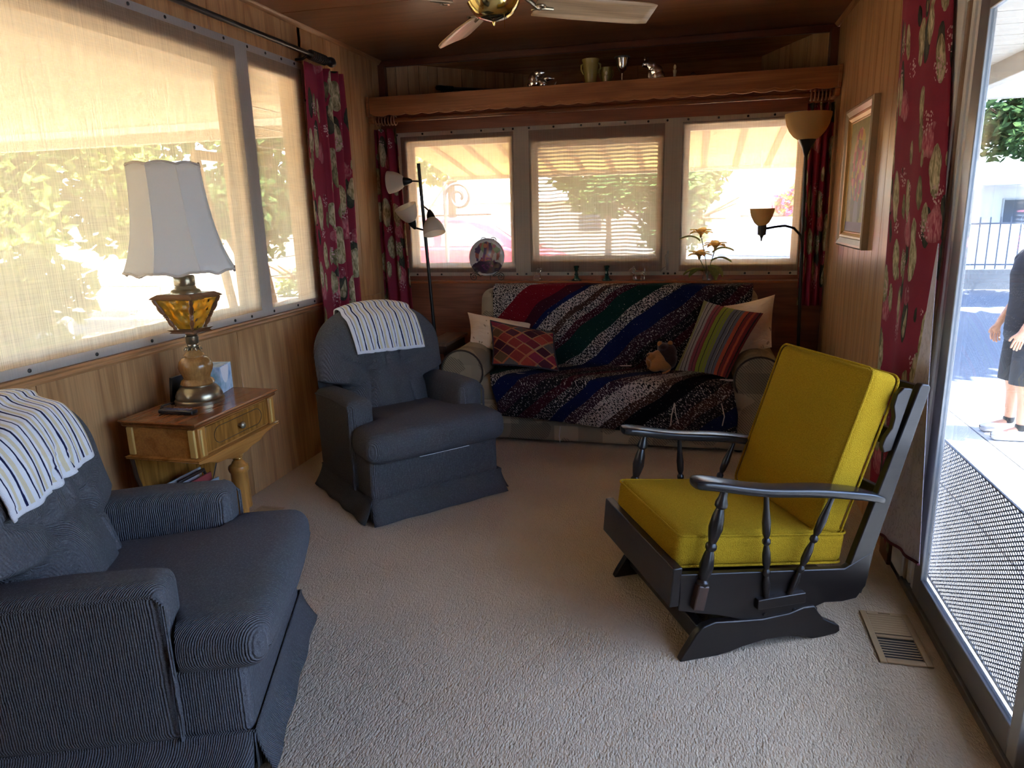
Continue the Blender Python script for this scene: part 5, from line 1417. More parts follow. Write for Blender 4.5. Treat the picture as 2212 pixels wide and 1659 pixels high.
# silk magnolias
fv = T('flower_vase', 'yellow silk magnolias with green leaves in a small glass vase', 'flowers', (.105, 5.235, LZ))
MB().lathe([(0, .001), (.030, .001), (.036, .012), (.034, .03), (.026, .045), (.028, .058), (.026, .058), (.023, .045), (.030, .03), (.03, .008), (0, .006)], n=20, cap=False).build('vase', CRYSTAL, fv)
def petal_mat(name, a, b):
    t = NT(name); n1 = t.n('TexNoise', None, Vector=t.coord(scale=(40, 40, 12)), Scale=1.0, Detail=2.0)
    c = t.mix(n1.outputs[0], a, b); tb2 = t.n('BsdfTranslucent', None, Color=c); t.set(c, .6, spec=.2)
    mx = t.n('MixShader', None, i0=.4, i1=t.b.outputs[0], i2=tb2.outputs[0]); t.l(mx.outputs[0], t.out.inputs[0]); return t.m
PET = petal_mat('magnolia_petal', srgb(232, 186, 96), srgb(250, 224, 160)); LEAFM = petal_mat('magnolia_leaf', srgb(78, 92, 38), srgb(168, 166, 92)); STEM = plain('stem_green', srgb(70, 76, 40), .6)
def leaf_mesh(L, W, mat, curl=.3, name='leaf'):
    m = MB(); m.grid(8, 4, lambda a, b: (L * a, (b - .5) * 2 * W * math.sin(PI * min(1, a * .93 + .04)) ** .8, curl * L * a * (1 - a) * 1.6 - curl * L * a * a * .6 + abs(b - .5) * W * .6))
    return m.mesh(name, mat, True, 180)
PM = leaf_mesh(.085, .032, PET, .45, 'petal'); LM = leaf_mesh(.14, .040, LEAFM, .35); 
def put(me, name, parent, loc, d, roll=0):
    o = bpy.data.objects.new(name, me); link(o, parent); o.location = loc
    q = Vector(d).to_track_quat('X', 'Z'); o.rotation_mode = 'QUATERNION'; o.rotation_quaternion = q; return o
for (fx, fz, fy, tilt) in ((-.055, .315, -.01, .2), (.045, .225, -.03, .5), (-.06, .165, -.03, .1)):
    MB().tube([(0, 0, .01), (fx * .3, fy * .4, fz * .45), (fx * .9, fy, fz - .02)], .003, 6).build('stem', STEM, fv)
    c = MB().lathe([(.004, -.02), (.010, -.006), (.008, .006), (.002, .016)], (fx, fy, fz), 8).build('flower', plain('flower_core', srgb(170, 130, 60), .6), fv)
    for k in range(8):
        a = 2 * PI * k / 8 + fx * 20; up = .9 if k % 2 else .45
        put(PM, 'petal', c, (fx, fy, fz - .008), (math.cos(a), math.sin(a) * .8 - .15, up))
for (lx, ly, lz, dx_, dy_, dz_) in ((-.03, -.01, .06, -1, -.3, .05), (-.02, -.01, .07, -.6, -.5, -.1), (.01, -.02, .10, .25, -.6, -.35), (.02, -.01, .13, 1, -.3, .2), (.0, -.01, .09, .6, -.5, -.2), (.03, 0, .19, 1, -.1, .3), (-.06, 0, .27, -.8, -.1, .25)):
    put(LM, 'leaf', fv, (lx, ly, lz), (dx_, dy_, dz_))

# ------------------------------------------------------------------ things on the display shelf
SZ, SY = 2.3005, 5.165
br = T('bear_sculpture', 'pair of mirror silver bears on a black base on the shelf', 'figurine', (-1.06, SY, SZ))
MB().rbox((0, 0, .016), (.10, .035, .015), .006, 2, 2).build('base', BLACK, br)
blob('bear', [((-.05, 0, .085), (.045, .028, .060)), ((-.015, 0, .135), (.038, .024, .025)), ((.018, 0, .135), (.016, .016, .014)), ((-.075, 0, .05), (.025, .024, .03))], CHROME, br, .005)
blob('bear', [((.015, -.012, .060), (.032, .024, .035)), ((.045, -.012, .095), (.035, .018, .018)), ((.082, -.012, .090), (.022, .009, .008)), ((.01, -.012, .04), (.022, .02, .02)), ((.0, -.012, .075), (.028, .020, .022))], CHROME, br, .005)
MB().tube([(.09, -.02, .03), (.10, -.022, .045), (.112, -.024, .066)], [.004, .005, .002], 6).build('fin', plain('ivory', srgb(226, 210, 180), .4), br)
gb = MB().lathe([(max(1e-4, .021 * math.sin(PI * k / 12)), .021 - .021 * math.cos(PI * k / 12)) for k in range(13)], n=20, cap=False).build('glass_ball', CRYSTAL); gb.location = (-.775, SY, SZ + .022); tag(gb, 'clear glass ball beside the tall olive vase on the shelf', 'glass ball')
MB().lathe([(.012, 0), (.016, .004), (.014, .010)], (0, 0, -.021), 14).build('stand', CHROME, gb)
gb2 = MB().lathe([(max(1e-4, .017 * math.sin(PI * k / 12)), .017 - .017 * math.cos(PI * k / 12)) for k in range(13)], n=20, cap=False).build('glass_ball', CRYSTAL); gb2.location = (-.038, SY, SZ + .036); tag(gb2, 'small clear glass ball beyond the ivory statuette on the shelf', 'glass ball')
MB().lathe([(.012, 0), (.016, .012), (.012, .034), (.009, .036)], (0, 0, -.036), 14).build('stand', CHROME, gb2)
OLIVE = plain('olive_glaze', srgb(150, 132, 66), .25)
def vase(loc, s, label):
    t = T('two_handled_vase', label, 'vase', loc)
    MB().lathe([(0, .0), (.030 * s, 0), (.034 * s, .008 * s), (.036 * s, .05 * s), (.044 * s, .10 * s), (.052 * s, .145 * s), (.050 * s, .165 * s), (.056 * s, .178 * s), (.058 * s, .188 * s), (.053 * s, .188 * s), (.045 * s, .165 * s), (.03 * s, .05 * s), (0, .02 * s)], n=28, cap=False).build('body', OLIVE, t)
    for k in (-1, 1): MB().tube([(k * .045 * s, 0, .165 * s), (k * .062 * s, 0, .155 * s), (k * .062 * s, 0, .13 * s), (k * .044 * s, 0, .10 * s)], .006 * s, 6).build('handle', OLIVE, t)
vase((-.714, SY, SZ), 1.04, 'tall olive yellow two-handled vase on the shelf'); vase((-.616, SY + .058, SZ), .78, 'shorter olive yellow vase tucked behind the tall one')
IV = plain('ivory_stone', srgb(214, 196, 160), .5)
def statuette(loc, h, label):
    t = T('statuette', label, 'figurine', loc)
    MB().box(-.012, .012, -.012, .012, 0, h * .18).build('plinth', IV, t, bevel=.002)
    MB().lathe([(.010, h * .18), (.007, h * .22), (.011, h * .36), (.008, h * .5), (.012, h * .66), (.010, h * .74), (.004, h * .78), (.008, h * .84), (.008, h * .93), (.003, h)], n=12).build('figure', IV, t)
statuette((-.607, SY - .012, SZ), .115, 'small ivory statuette in front of the olive vases'); statuette((-.156, SY, SZ), .125, 'slim ivory statuette on a plinth beyond the silver cat')
gbl = T('goblet', 'silver goblet with dark rim on the shelf', 'goblet', (-.502, SY, SZ))
MB().lathe([(.034, 0), (.034, .004), (.010, .010), (.006, .018), (.006, .095), (.012, .102), (.028, .115), (.034, .14), (.042, .175), (.050, .192), (.047, .192), (.030, .14), (.02, .115), (0, .108)], n=28, cap=False).build('cup', CHROME, gbl)
MB().lathe([(.0505, .186), (.053, .196), (.049, .198), (.047, .192)], n=28, cap=False).build('rim', BLACK, gbl)
ct = T('cat_sculpture', 'mirror silver seated cat with pointed ears on the shelf', 'figurine', (-.30, SY, SZ))
MB().rbox((.02, 0, .012), (.055, .03, .011), .005, 2, 2).build('base', BLACK, ct)
blob('cat', [((.035, 0, .055), (.045, .030, .045)), ((.025, 0, .095), (.042, .026, .04)), ((-.005, 0, .125), (.036, .022, .034)), ((-.042, 0, .140), (.026, .020, .022)), ((-.062, 0, .132), (.012, .010, .010)), ((-.02, -.012, .06), (.012, .010, .045)), ((-.02, .012, .06), (.012, .010, .045)), ((-.052, -.010, .170), (.005, .005, .022)), ((-.034, .010, .170), (.005, .005, .024)), ((.06, 0, .035), (.025, .02, .02))], CHROME, ct, .004)
pb_ = MB().lathe([(max(1e-4, .0075 * math.sin(PI * k / 8)), .0075 - .0075 * math.cos(PI * k / 8)) for k in range(9)], n=12, cap=False).build('pebble', IV); pb_.location = (-.385, SY - .06, SZ + .0); pb_.scale = (1, 1, 1); tag(pb_, 'tiny white bead lying in front of the silver cat', 'bead')

# ------------------------------------------------------------------ outside
GZ = -.33
def ground_mat():
    t = NT('ground_gravel'); v = t.coord(); sp = t.n('SeparateXYZ', None, Vector=v)
    n1 = t.n('TexNoise', None, Vector=v, Scale=2.0, Detail=6.0); n2 = t.n('TexNoise', None, Vector=t.coord(scale=(30, 30, 30)), Scale=1.0, Detail=3.0)
    tan = t.mix(n1.outputs[0], srgb(122, 106, 86), srgb(148, 132, 110)); gr = t.mix(n2.outputs[0], srgb(84, 86, 92), srgb(128, 128, 128))
    f = t.n('Clamp', None, Value=t.math('MULTIPLY_ADD', sp.outputs[0], 1.0, -.6)).outputs[0]
    t.bump(n2.outputs[0], .5, .02); return t.set(t.mix(f, tan, gr), .95)
g = MB().box(-40, 45, -15, 70, GZ - .1, GZ).build('ground', ground_mat()); g['kind'] = 'structure'
g.name = 'ground'
# foundation skirting below the room
sk_ = MB().box(XL - .11, XR + .11, -1.7, 5.36, GZ, -.03).build('foundation', plain('skirting', srgb(150, 140, 126), .8)); sk_['kind'] = 'structure'
rf = MB().box(XL - .3, XR + .3, -2.0, 6.5, 2.70, 2.78).build('roof', plain('roof_white', srgb(190, 186, 178), .7)); rf['kind'] = 'structure'
def translucent_sheet(name, c, tl=.6, speck=0.0):
    t = NT(name); n1 = t.n('TexNoise', None, Vector=t.coord(scale=(60, 60, 60)), Scale=1.0, Detail=2.0)
    col = t.mix(t.math('MULTIPLY', t.math('GREATER_THAN', n1.outputs[0], .60), speck), c, tuple(x * .35 for x in c[:3]) + (1,))
    df = t.n('BsdfDiffuse', None, Color=col); tb2 = t.n('BsdfTranslucent', None, Color=col); mx = t.n('MixShader', None, i0=tl, i1=df.outputs[0], i2=tb2.outputs[0]); t.l(mx.outputs[0], t.out.inputs[0]); return t.m
CREAM = translucent_sheet('fibreglass_cream', (.74, .69, .56, 1), .15)
CREAM_Y = translucent_sheet('fibreglass_yellow', (.86, .74, .40, 1), .20, .5)
WHITEP = plain('white_paint', srgb(214, 206, 190), .6); TRUNK = plain('bark', srgb(92, 74, 56), .9)
# patio cover outside the left window
pc = T('patio_cover', 'cream patio cover roof outside the long left window', 'patio cover', (-2.45, 2.3, GZ))
zc = 2.30 - GZ
for k in range(8):
    MB().box(-4.6, -.0, -3.2 + k * .80 + .006, -3.2 + (k + 1) * .80 - .006, zc, zc + .03).build('roof_panel', CREAM, pc, bevel=.004)
MB().box(-4.7, 0, 3.20, 3.30, zc - .14, zc + .05).build('end_beam', WHITEP, pc, bevel=.006); MB().box(-4.7, -4.6, -3.2, 3.3, zc - .14, zc + .05).build('side_beam', WHITEP, pc, bevel=.006)
for y in (-1.0, 3.25): MB().box(-4.69, -4.61, y - .04, y + .04, 0, zc - .1).build('post', WHITEP, pc, bevel=.006)
# awning outside the end windows
aw = T('window_awning', 'ribbed yellowish metal awning sloping down outside the end windows', 'awning', (-.40, 5.42, GZ))
z1_, z2_ = 2.13 - GZ, 1.865 - GZ
def sl_(y): return lerp(z1_, z2_, y / 1.6)
RIBM = plain('awning_rib_tan', srgb(150, 120, 70), .7)
k = 0; x = -1.98
while x < 1.6:
    w_ = .23
    m = MB().prism([(0, sl_(0)), (1.6, sl_(1.6)), (1.6, sl_(1.6) + .012), (0, sl_(0) + .012)], x, x + w_, 'x'); m.build('awning_slat', CREAM_Y, aw, normals=True)
    m = MB().prism([(0, sl_(0) - .012), (1.6, sl_(1.6) - .012), (1.6, sl_(1.6) + .03), (0, sl_(0) + .03)], x + w_, x + w_ + .045, 'x'); m.build('awning_rib', RIBM, aw, normals=True)
    x += w_ + .045
MB().box(-2.0, 1.85, 1.59, 1.64, z2_ - .035, z2_ + .03).build('valance', WHITEP, aw, bevel=.004)
for x in (-1.97, 1.80): MB().tube([(x, 1.58, z2_), (x, .02, z2_ - .75)], .012, 6).build('strut', WHITEP, aw)
# wrought iron scroll outside
sc2 = T('scroll_bracket', 'black iron scroll bracket on a post outside the first end window', 'iron bracket', (-2.46, 7.2, GZ))
MB().tube([(-.05, 0, 0), (-.05, 0, 2.16)], .02, 8).build('post', plain('iron_grey', (.12, .12, .13, 1), .6), sc2)
MB().tube(spiral((.10, 0, 2.00), .15, .03, -1.6, R(170), 'xz', 34), .018, 8).build('scroll', plain('iron_grey2', (.12, .12, .13, 1), .6), sc2)
# patio cover outside the door
pr = T('patio_cover', 'grey slatted patio cover roof outside the sliding door', 'patio cover', (XR + .12, 2.2, GZ))
zr = 2.35 - GZ; SLG = plain('slat_grey', srgb(178, 178, 172), .7)
for k in range(26): MB().box(0.0, .85, -3.2 + k * .28 + .004, -3.2 + (k + 1) * .28 - .004, zr, zr + .02).build('roof_slat', SLG, pr)
MB().box(0, .9, -3.2, 4.1, zr + .02, zr + .035).build('roof_deck', SLG, pr); MB().box(0, 1.4, 4.02, 4.12, zr - .12, zr + .03).build('end_beam', SLG, pr, bevel=.005); MB().box(.85, .93, -3.2, 4.1, zr - .12, zr + .03).build('side_beam', SLG, pr, bevel=.005)
for y in (-2.0,): MB().box(.86, .92, y - .04, y + .04, 0, zr - .1).build('post', SLG, pr)
# concrete pavers outside the door
pv = S('floor_patio')
PAV = plain('paver_concrete', srgb(168, 166, 162), .85, var=.08, vs=3)
for i in range(4):
    for j in range(7):
        MB().box(XR + .16 + i * .62, XR + .16 + (i + 1) * .62 - .012, 2.55 + j * .64, 2.55 + (j + 1) * .64 - .012, GZ, GZ + .03).build('paver', PAV, pv, bevel=.004)
for j in range(4): MB().box(XR + .16, XR + .16 + 2.47, -.1 + j * .66, -.1 + (j + 1) * .66 - .012, GZ, GZ + .03).build('paver', PAV, pv, bevel=.004)

# trees and shrubs
def leaf_mat(name, a, b):
    t = NT(name); oi = t.n('TexNoise', None, Vector=t.coord(scale=(9, 9, 9)), Scale=1.0, Detail=1.0); c = t.mix(t.ramp(oi.outputs[0], [(.35, (0, 0, 0)), (.65, (1, 1, 1))]), a, b)
    df = t.n('BsdfDiffuse', None, Color=c); tb2 = t.n('BsdfTranslucent', None, Color=c); mx = t.n('MixShader', None, i0=.4, i1=df.outputs[0], i2=tb2.outputs[0]); t.l(mx.outputs[0], t.out.inputs[0]); return t.m
LG = leaf_mat('leaf_green', srgb(70, 92, 46), srgb(142, 158, 84)); LGD = leaf_mat('leaf_dark_green', srgb(48, 70, 44), srgb(96, 122, 72)); LGP = leaf_mat('leaf_pale', srgb(120, 136, 84), srgb(176, 184, 128)); PINK = leaf_mat('bougainvillea_pink', srgb(190, 40, 110), srgb(226, 100, 150))
def tree(name, label, cat, loc, th, crown, n, mat, size=.12, group=None, seed=1, clumps=9, sub=None):
    rnd = random.Random(seed); t = T(name, label, cat, loc, 0, group)
    if th > 0:
        top = (rnd.uniform(-.2, .2), rnd.uniform(-.2, .2), th + crown[2] * .6)
        m = MB().tube([(0, 0, 0), (.04, .02, th * .5), (0, 0, th), top], [.14, .11, .09, .03], 8)
        for k in range(5):
            a = rnd.uniform(0, 2 * PI); m.tube([(0, 0, th * .8), (math.cos(a) * crown[0] * .35, math.sin(a) * crown[1] * .35, th + crown[2] * .35), (math.cos(a) * crown[0] * .75, math.sin(a) * crown[1] * .75, th + crown[2] * rnd.uniform(.3, .8))], [.06, .04, .015], 6)
        m.build('trunk', TRUNK, t)
    cl = []
    for _ in range(clumps):
        a, q = rnd.uniform(0, 2 * PI), .72 * math.sqrt(rnd.random()); cl.append(Vector((math.cos(a) * q * crown[0], math.sin(a) * q * crown[1], th + crown[2] * rnd.uniform(.15, .95))))
    ms = [MB(), MB()]
    for i in range(n):
        c = rnd.choice(cl); r_ = min(crown) * .55
        o3 = Vector((rnd.gauss(0, 1), rnd.gauss(0, 1), rnd.gauss(0, .9))); o3 = o3.normalized() * rnd.random() ** .6; p = c + o3 * r_ * .62
        if p.z < .02: p.z = .02 + rnd.random() * .2
        d = Vector((rnd.gauss(0, 1), rnd.gauss(0, 1), rnd.gauss(0, .6))).normalized(); s2 = size * rnd.uniform(.6, 1.3)
        e = d.orthogonal().normalized() * s2 * .5
        k = 1 if (sub and rnd.random() < sub[1]) else 0
        ms[k].add([p - d * s2, p + e, p + d * s2, p - e], [(0, 1, 2, 3)])
    f = ms[0].build('foliage', mat, t, smooth=False); f['kind'] = 'stuff'
    if sub: f = ms[1].build('blossom', sub[0], t, smooth=False); f['kind'] = 'stuff'
    return t
tree('shade_tree', 'broad leafy shade tree beyond the left patio cover', 'tree', (-11.2, 10.2, GZ), 1.5, (2.8, 2.4, 2.4), 9000, LG, .15, seed=3, clumps=22)
tree('shade_tree', 'leafy tree seen through the louvred side window', 'tree', (-6.5, 9.6, GZ), 1.2, (1.4, 1.4, 2.3), 6000, LGD, .10, seed=4, clumps=16)
tree('shrub', 'bushy pale shrub outside the long left window', 'shrub', (-5.6, 4.4, GZ), .2, (1.0, 1.0, 1.5), 2600, LGP, .08, seed=5)
tree('shrub', 'low green shrub beyond the left patio posts', 'shrub', (-8.6, 3.2, GZ), .2, (1.0, 1.0, 1.3), 2200, LGD, .09, seed=6)
tree('shade_tree', 'tall distant tree behind the red car', 'tree', (-10.5, 24.0, GZ), 2.0, (3.0, 2.4, 4.0), 3600, LGP, .22, seed=7)
tree('shade_tree', 'distant green tree straight behind the end windows', 'tree', (-3.2, 28.0, GZ), 1.8, (3.2, 2.4, 3.6), 3600, LG, .22, seed=8)
tree('shade_tree', 'leafy tree hanging beside the awning beyond the pale car', 'tree', (-.6, 18.5, GZ), .8, (2.2, 1.8, 2.3), 4200, LGD, .13, seed=9, clumps=12)
tree('bougainvillea', 'pink flowering bougainvillea behind the pale blue car', 'shrub', (2.1, 16.2, GZ), .2, (1.2, 1.0, 2.2), 3000, LG, .10, seed=10, sub=(PINK, .55))
tree('shade_tree', 'dark leafy tree overhanging the yard outside the sliding door', 'tree', (6.7, 15.2, GZ), 1.9, (2.2, 1.6, 2.6), 9000, LGD, .11, seed=11, clumps=18)
tree('shrub', 'low shrub along the driveway left of the red car', 'shrub', (-8.6, 15.0, GZ), .1, (1.5, 1.0, 1.2), 1500, LGP, .10, seed=12)
tree('shade_tree', 'added canopy tree with crown out of view beyond the red car', 'tree', (-6.4, 18.8, GZ), 4.2, (2.8, 2.3, 2.6), 5200, LGD, .36, seed=21, clumps=26)  # added canopy, crown above view, meant to hold sun off the driveway
tree('shade_tree', 'added out-of-view canopy tree that shades the gravel yard outside the door', 'tree', (6.6, 10.0, GZ), 4.2, (3.0, 3.2, 2.6), 5200, LGD, .36, seed=22, clumps=26)  # added unseen crown that blocks sun over the gravel yard
tree('shade_tree', 'added out-of-view canopy tree that shades the left yard', 'tree', (-12.8, 2.6, GZ), 4.2, (2.8, 2.8, 2.6), 5200, LGD, .36, seed=23, clumps=26)  # added unseen crown that keeps sun off the ground to the left
# low walls, rails and blocks in the left yard
lw = T('garden_wall', 'low tan block wall across the left yard', 'wall', (-9.6, 6.1, GZ), R(4)); MB().box(-3, 3, -.1, .1, 0, .42).build('wall_body', plain('tan_block', srgb(196, 170, 138), .85), lw, bevel=.01)
for k in range(10): MB().box(-3 + k * .6 + .01, -3 + (k + 1) * .6 - .01, -.13, .13, .42, .48).build('cap_block', WHITEP, lw, bevel=.01)
fe = T('rail_fence', 'thin metal rail fence beyond the left yard', 'fence', (-8.4, 6.75, GZ), R(2))
for x in (-2.6, -1.3, 0, 1.3, 2.6): MB().tube([(x, 0, 0), (x, 0, 1.15)], .025, 6).build('post', WHITEP, fe)
for z in (.35, .75, 1.13): MB().tube([(-2.6, 0, z), (2.6, 0, z)], .015, 6).build('rail', WHITEP, fe)
LACE = plain('edging_white', srgb(226, 218, 206), .8)
ed = T('scalloped_edging', 'white scalloped garden edging just outside the long left window', 'garden edging', (-2.95, 2.6, GZ))
MB().box(-.08, .08, -1.9, 1.6, 0, 1.22).build('planter_wall', plain('planter_tan', srgb(190, 170, 140), .85), ed, bevel=.01)
for k in range(24):
    MB().lathe([(.0, .05), (.03, .048), (.055, .03), (.065, 0)], (0, -1.80 + k * .14, 1.22), 10).build('scallop', LACE, ed)
hs2 = T('mobile_home', 'white mobile home across the street beyond the door', 'house', (13.0, 32.0, GZ)); MB().box(-9, 6, -2, 2, 0, 2.7).build('wall_body', plain('siding_white', srgb(226, 226, 222), .7), hs2)
MB().prism([(-2.3, 2.7), (0, 3.3), (2.3, 2.7)], -9.3, 6.3, 'x').build('roof', plain('roof_grey', srgb(180, 180, 178), .7), hs2, normals=True)
for x in (-7.5, -5.0, -2.2, .6, 3.4):
    wn = MB().box(x, x + 1.0, -2.05, -1.99, 1.0, 1.9).build('window', plain('win_frame', srgb(170, 176, 180), .5), hs2); MB().box(x + .06, x + .94, -2.06, -2.05, 1.06, 1.84).build('pane', plain('win_dark', (.08, .10, .13, 1), .1), wn)
MB().box(-8.8, 1.0, -4.2, -2.0, 2.35, 2.45).build('carport_roof', plain('carport_white', srgb(236, 236, 232), .6), hs2)
for x in (-8.6, -5.4, -2.2, .8): MB().box(x, x + .1, -4.15, -4.05, 0, 2.35).build('carport_post', WHITEP, hs2)
h3 = T('mobile_home', 'pale mobile home with carport far behind the red car', 'house', (-6.0, 34.0, GZ)); MB().box(-7, 7, -2, 2, 0, 2.3).build('wall_body', plain('siding_cream', srgb(218, 212, 198), .7), h3)
MB().prism([(-2.3, 2.3), (0, 2.75), (2.3, 2.3)], -7.3, 7.3, 'x').build('roof', plain('roof_pale', srgb(200, 200, 196), .7), h3, normals=True)
for x in (-5, -2, 1, 4):
    wn = MB().box(x, x + 1.1, -2.05, -1.99, .9, 1.7).build('window', plain('win_frame2', srgb(190, 186, 176), .5), h3); MB().box(x + .06, x + 1.04, -2.06, -2.05, .96, 1.64).build('pane', plain('win_dark2', (.10, .12, .14, 1), .1), wn)
# block wall with iron fence beyond the door
bw = T('block_wall', 'white block wall with pierced blocks beyond the iron fence', 'wall', (9.0, 21.0, GZ)); MB().box(-7, 9, 0, .2, 0, 1.25).build('wall_body', plain('block_white', srgb(226, 224, 218), .8), bw)
for k in range(5):
    for j in range(3):
        pl = [(-.55 + k * .34 + .13 * math.cos(a * PI / 6), -.02, .28 + j * .36 + .13 * math.sin(a * PI / 6)) for a in range(12)]
        MB().tube(pl, .03, 6, closed=True).build('pierced_ring', WHITEP, bw)
ifn = T('iron_fence', 'dark iron picket fence along the yard outside the sliding door', 'fence', (8.0, 17.2, GZ)); IRON = plain('iron_dark', (.10, .12, .16, 1), .5)
MB().box(-5.5, 9, -.08, .08, 0, .42).build('kerb', plain('kerb_grey', srgb(128, 128, 128), .8), ifn)
for z in (.50, 1.35): MB().box(-5.5, 9, -.015, .015, z, z + .035).build('rail', IRON, ifn)
pk = MB().box(-.011, .011, -.011, .011, .42, 1.5).build('picket', IRON, ifn)
for k in range(72):
    o = pk if k == 0 else copyo(pk, ifn); o.location = (-5.4 + k * .19, 0, 0)

# cars
TYRE = plain('tyre', (.02, .02, .02, 1), .8); WGL = plain('car_glass', (.10, .12, .14, 1), .08)
def car(name, label, loc, rz, paint, prof_b, cab, win, Wd, wheels, L):
    t = T(name, label, 'car', loc, rz)
    MB().prism(prof_b, -Wd / 2, Wd / 2, 'y').build('body', paint, t, bevel=.06, seg=3, normals=True, ang=30)
    m = MB(); ins = .13; n_ = len(cab)
    zb, zt_ = min(p[1] for p in cab), max(p[1] for p in cab)
    def yw(z): return Wd / 2 - .02 - ins * (z - zb) / (zt_ - zb)
    vs = [(p[0], -yw(p[1]), p[1]) for p in cab] + [(p[0], yw(p[1]), p[1]) for p in cab]
    m.add(vs, [tuple(range(n_))[::-1], tuple(range(n_, 2 * n_))] + [(i, (i + 1) % n_, (i + 1) % n_ + n_, i + n_) for i in range(n_)])
    cb = m.build('cabin', paint, t, bevel=.05, seg=3, normals=True, ang=30)
    for w4 in win:
        for s_ in (-1, 1):
            vs = []
            for off in (-.004, .010): vs += [(p[0], s_ * (yw(p[1]) + off), p[1]) for p in w4]
            k = len(w4)
            MB().add(vs, [tuple(range(k)), tuple(range(k, 2 * k))] + [(i, (i + 1) % k, (i + 1) % k + k, i + k) for i in range(k)]).build('side_window', WGL, cb, normals=True, smooth=False)
    for (a, b) in ((cab[1], cab[0]), (cab[-2], cab[-1])):
        A_, B_ = Vector((a[0], 0, a[1])), Vector((b[0], 0, b[1])); d_ = (B_ - A_).normalized(); nr = Vector((d_.z, 0, -d_.x))
        if nr.z < 0: nr = -nr
        p = A_ + d_ * .08; q = B_ - d_ * .06; h1, h2 = yw(p.z) - .08, yw(q.z) - .08
        vs = [p + nr * .004 + Vector((0, -h1, 0)), p + nr * .004 + Vector((0, h1, 0)), q + nr * .004 + Vector((0, h2, 0)), q + nr * .004 + Vector((0, -h2, 0))]
        vs += [v + nr * .010 for v in vs]
        MB().add(vs, [(3, 2, 1, 0), (4, 5, 6, 7), (0, 1, 5, 4), (1, 2, 6, 5), (2, 3, 7, 6), (3, 0, 4, 7)]).build('windscreen', WGL, cb, normals=True, smooth=False)
    for wx in wheels:
        for s_ in (-1, 1):
            wh = MB().lathe([(.20, -.10), (.34, -.10), (.36, -.06), (.36, .06), (.34, .10), (.20, .10)], (wx, s_ * (Wd / 2 - .10), .36), 24, Matrix.Rotation(R(90), 3, 'X')).build('wheel', TYRE, t)
            MB().lathe([(0, .105 * s_), (.10, .11 * s_), (.20, .10 * s_)], (wx, s_ * (Wd / 2 - .10), .36), 20, Matrix.Rotation(R(90), 3, 'X'), cap=False).build('hubcap', ALU, wh)
    for zz, xx in ((.72, L - .02), (.80, .02)):
        for s_ in (-1, 1): MB().rbox((xx, s_ * (Wd / 2 - .25), zz), (.05, .16, .07), .03, 2, 2).build('lamp_lens', plain('lens', (.6, .5, .45, 1), .1), t)
    MB().box(.9, L - 1.6, -.55, -.52, zt_ + .02, zt_ + .05).build('roof_rail', BLACK, cb); MB().box(.9, L - 1.6, .52, .55, zt_ + .02, zt_ + .05).build('roof_rail', BLACK, cb)
    return t
RED = plain('car_paint_red', (.62, .03, .07, 1), .25, var=.02, Coat_Weight=.6); BLU = plain('car_paint_blue_grey', (.26, .34, .50, 1), .25, var=.02, Coat_Weight=.6)
car('sport_utility_car', 'red sport utility car parked outside the end windows', (-6.95, 13.2, GZ), 0, RED,
    [(.05, .35), (0, .7), (.05, 1.22), (.3, 1.28), (3.75, 1.26), (4.45, 1.06), (4.68, .92), (4.70, .45), (4.6, .32), (.15, .3)],
    [(.15, 1.20), (.45, 1.72), (.9, 1.78), (2.9, 1.77), (3.45, 1.66), (4.15, 1.20)],
    [[(.45, 1.28), (.62, 1.64), (1.30, 1.68), (1.30, 1.28)], [(1.40, 1.28), (1.40, 1.68), (2.40, 1.68), (2.40, 1.28)], [(2.55, 1.28), (2.55, 1.68), (3.05, 1.67), (3.60, 1.40), (3.72, 1.28)]], 1.85, (.95, 3.75), 4.7)
car('hatchback_car', 'pale blue grey hatchback parked beside the pink bougainvillea', (.75, 10.6, GZ), R(62), BLU,
    [(.05, .35), (0, .7), (.06, 1.12), (.3, 1.16), (3.1, 1.10), (3.85, .95), (4.1, .8), (4.12, .42), (4.0, .30), (.15, .28)],
    [(.12, 1.10), (.35, 1.52), (.75, 1.66), (2.2, 1.66), (2.7, 1.56), (3.5, 1.06)],
    [[(.5, 1.16), (.65, 1.50), (1.35, 1.57), (1.35, 1.16)], [(1.47, 1.16), (1.47, 1.57), (2.2, 1.57), (2.55, 1.48), (3.1, 1.16)]], 1.72, (.8, 3.3), 4.1)

# person standing on the patio outside the door
def skin(name, J, E_, root, mat, parent, sub=2):
    idx = {k: i for i, k in enumerate(J)}
    me = bpy.data.meshes.new(name); me.from_pydata([J[k][0] for k in J], [(idx[a], idx[b]) for a, b in E_], []); me.materials.append(mat)
    o = bpy.data.objects.new(name, me); link(o, parent)
    md = o.modifiers.new('s', 'SKIN'); md.use_smooth_shade = True; md.branch_smoothing = .6
    for k in J:
        sv = me.skin_vertices[0].data[idx[k]]; r_ = J[k][1]; sv.radius = r_ if isinstance(r_, tuple) else (r_, r_); sv.use_root = (k == root)
    sb2 = o.modifiers.new('d', 'SUBSURF'); sb2.levels = sub; sb2.render_levels = sub
    return o
SKIN = plain('skin_tone', srgb(196, 150, 124), .6); SHIRT = plain('shirt_black', (.02, .022, .03, 1), .9); SHORT = plain('shorts_charcoal', (.035, .04, .05, 1), .9); SHOE = plain('sneaker_white', (.6, .6, .62, 1), .6); HAIR = plain('hair_brown', srgb(70, 50, 38), .8)
pn = T('person', 'person in black shirt, dark shorts and pale sneakers standing on the patio outside', 'person', (2.47, 6.10, GZ + .03), R(90))
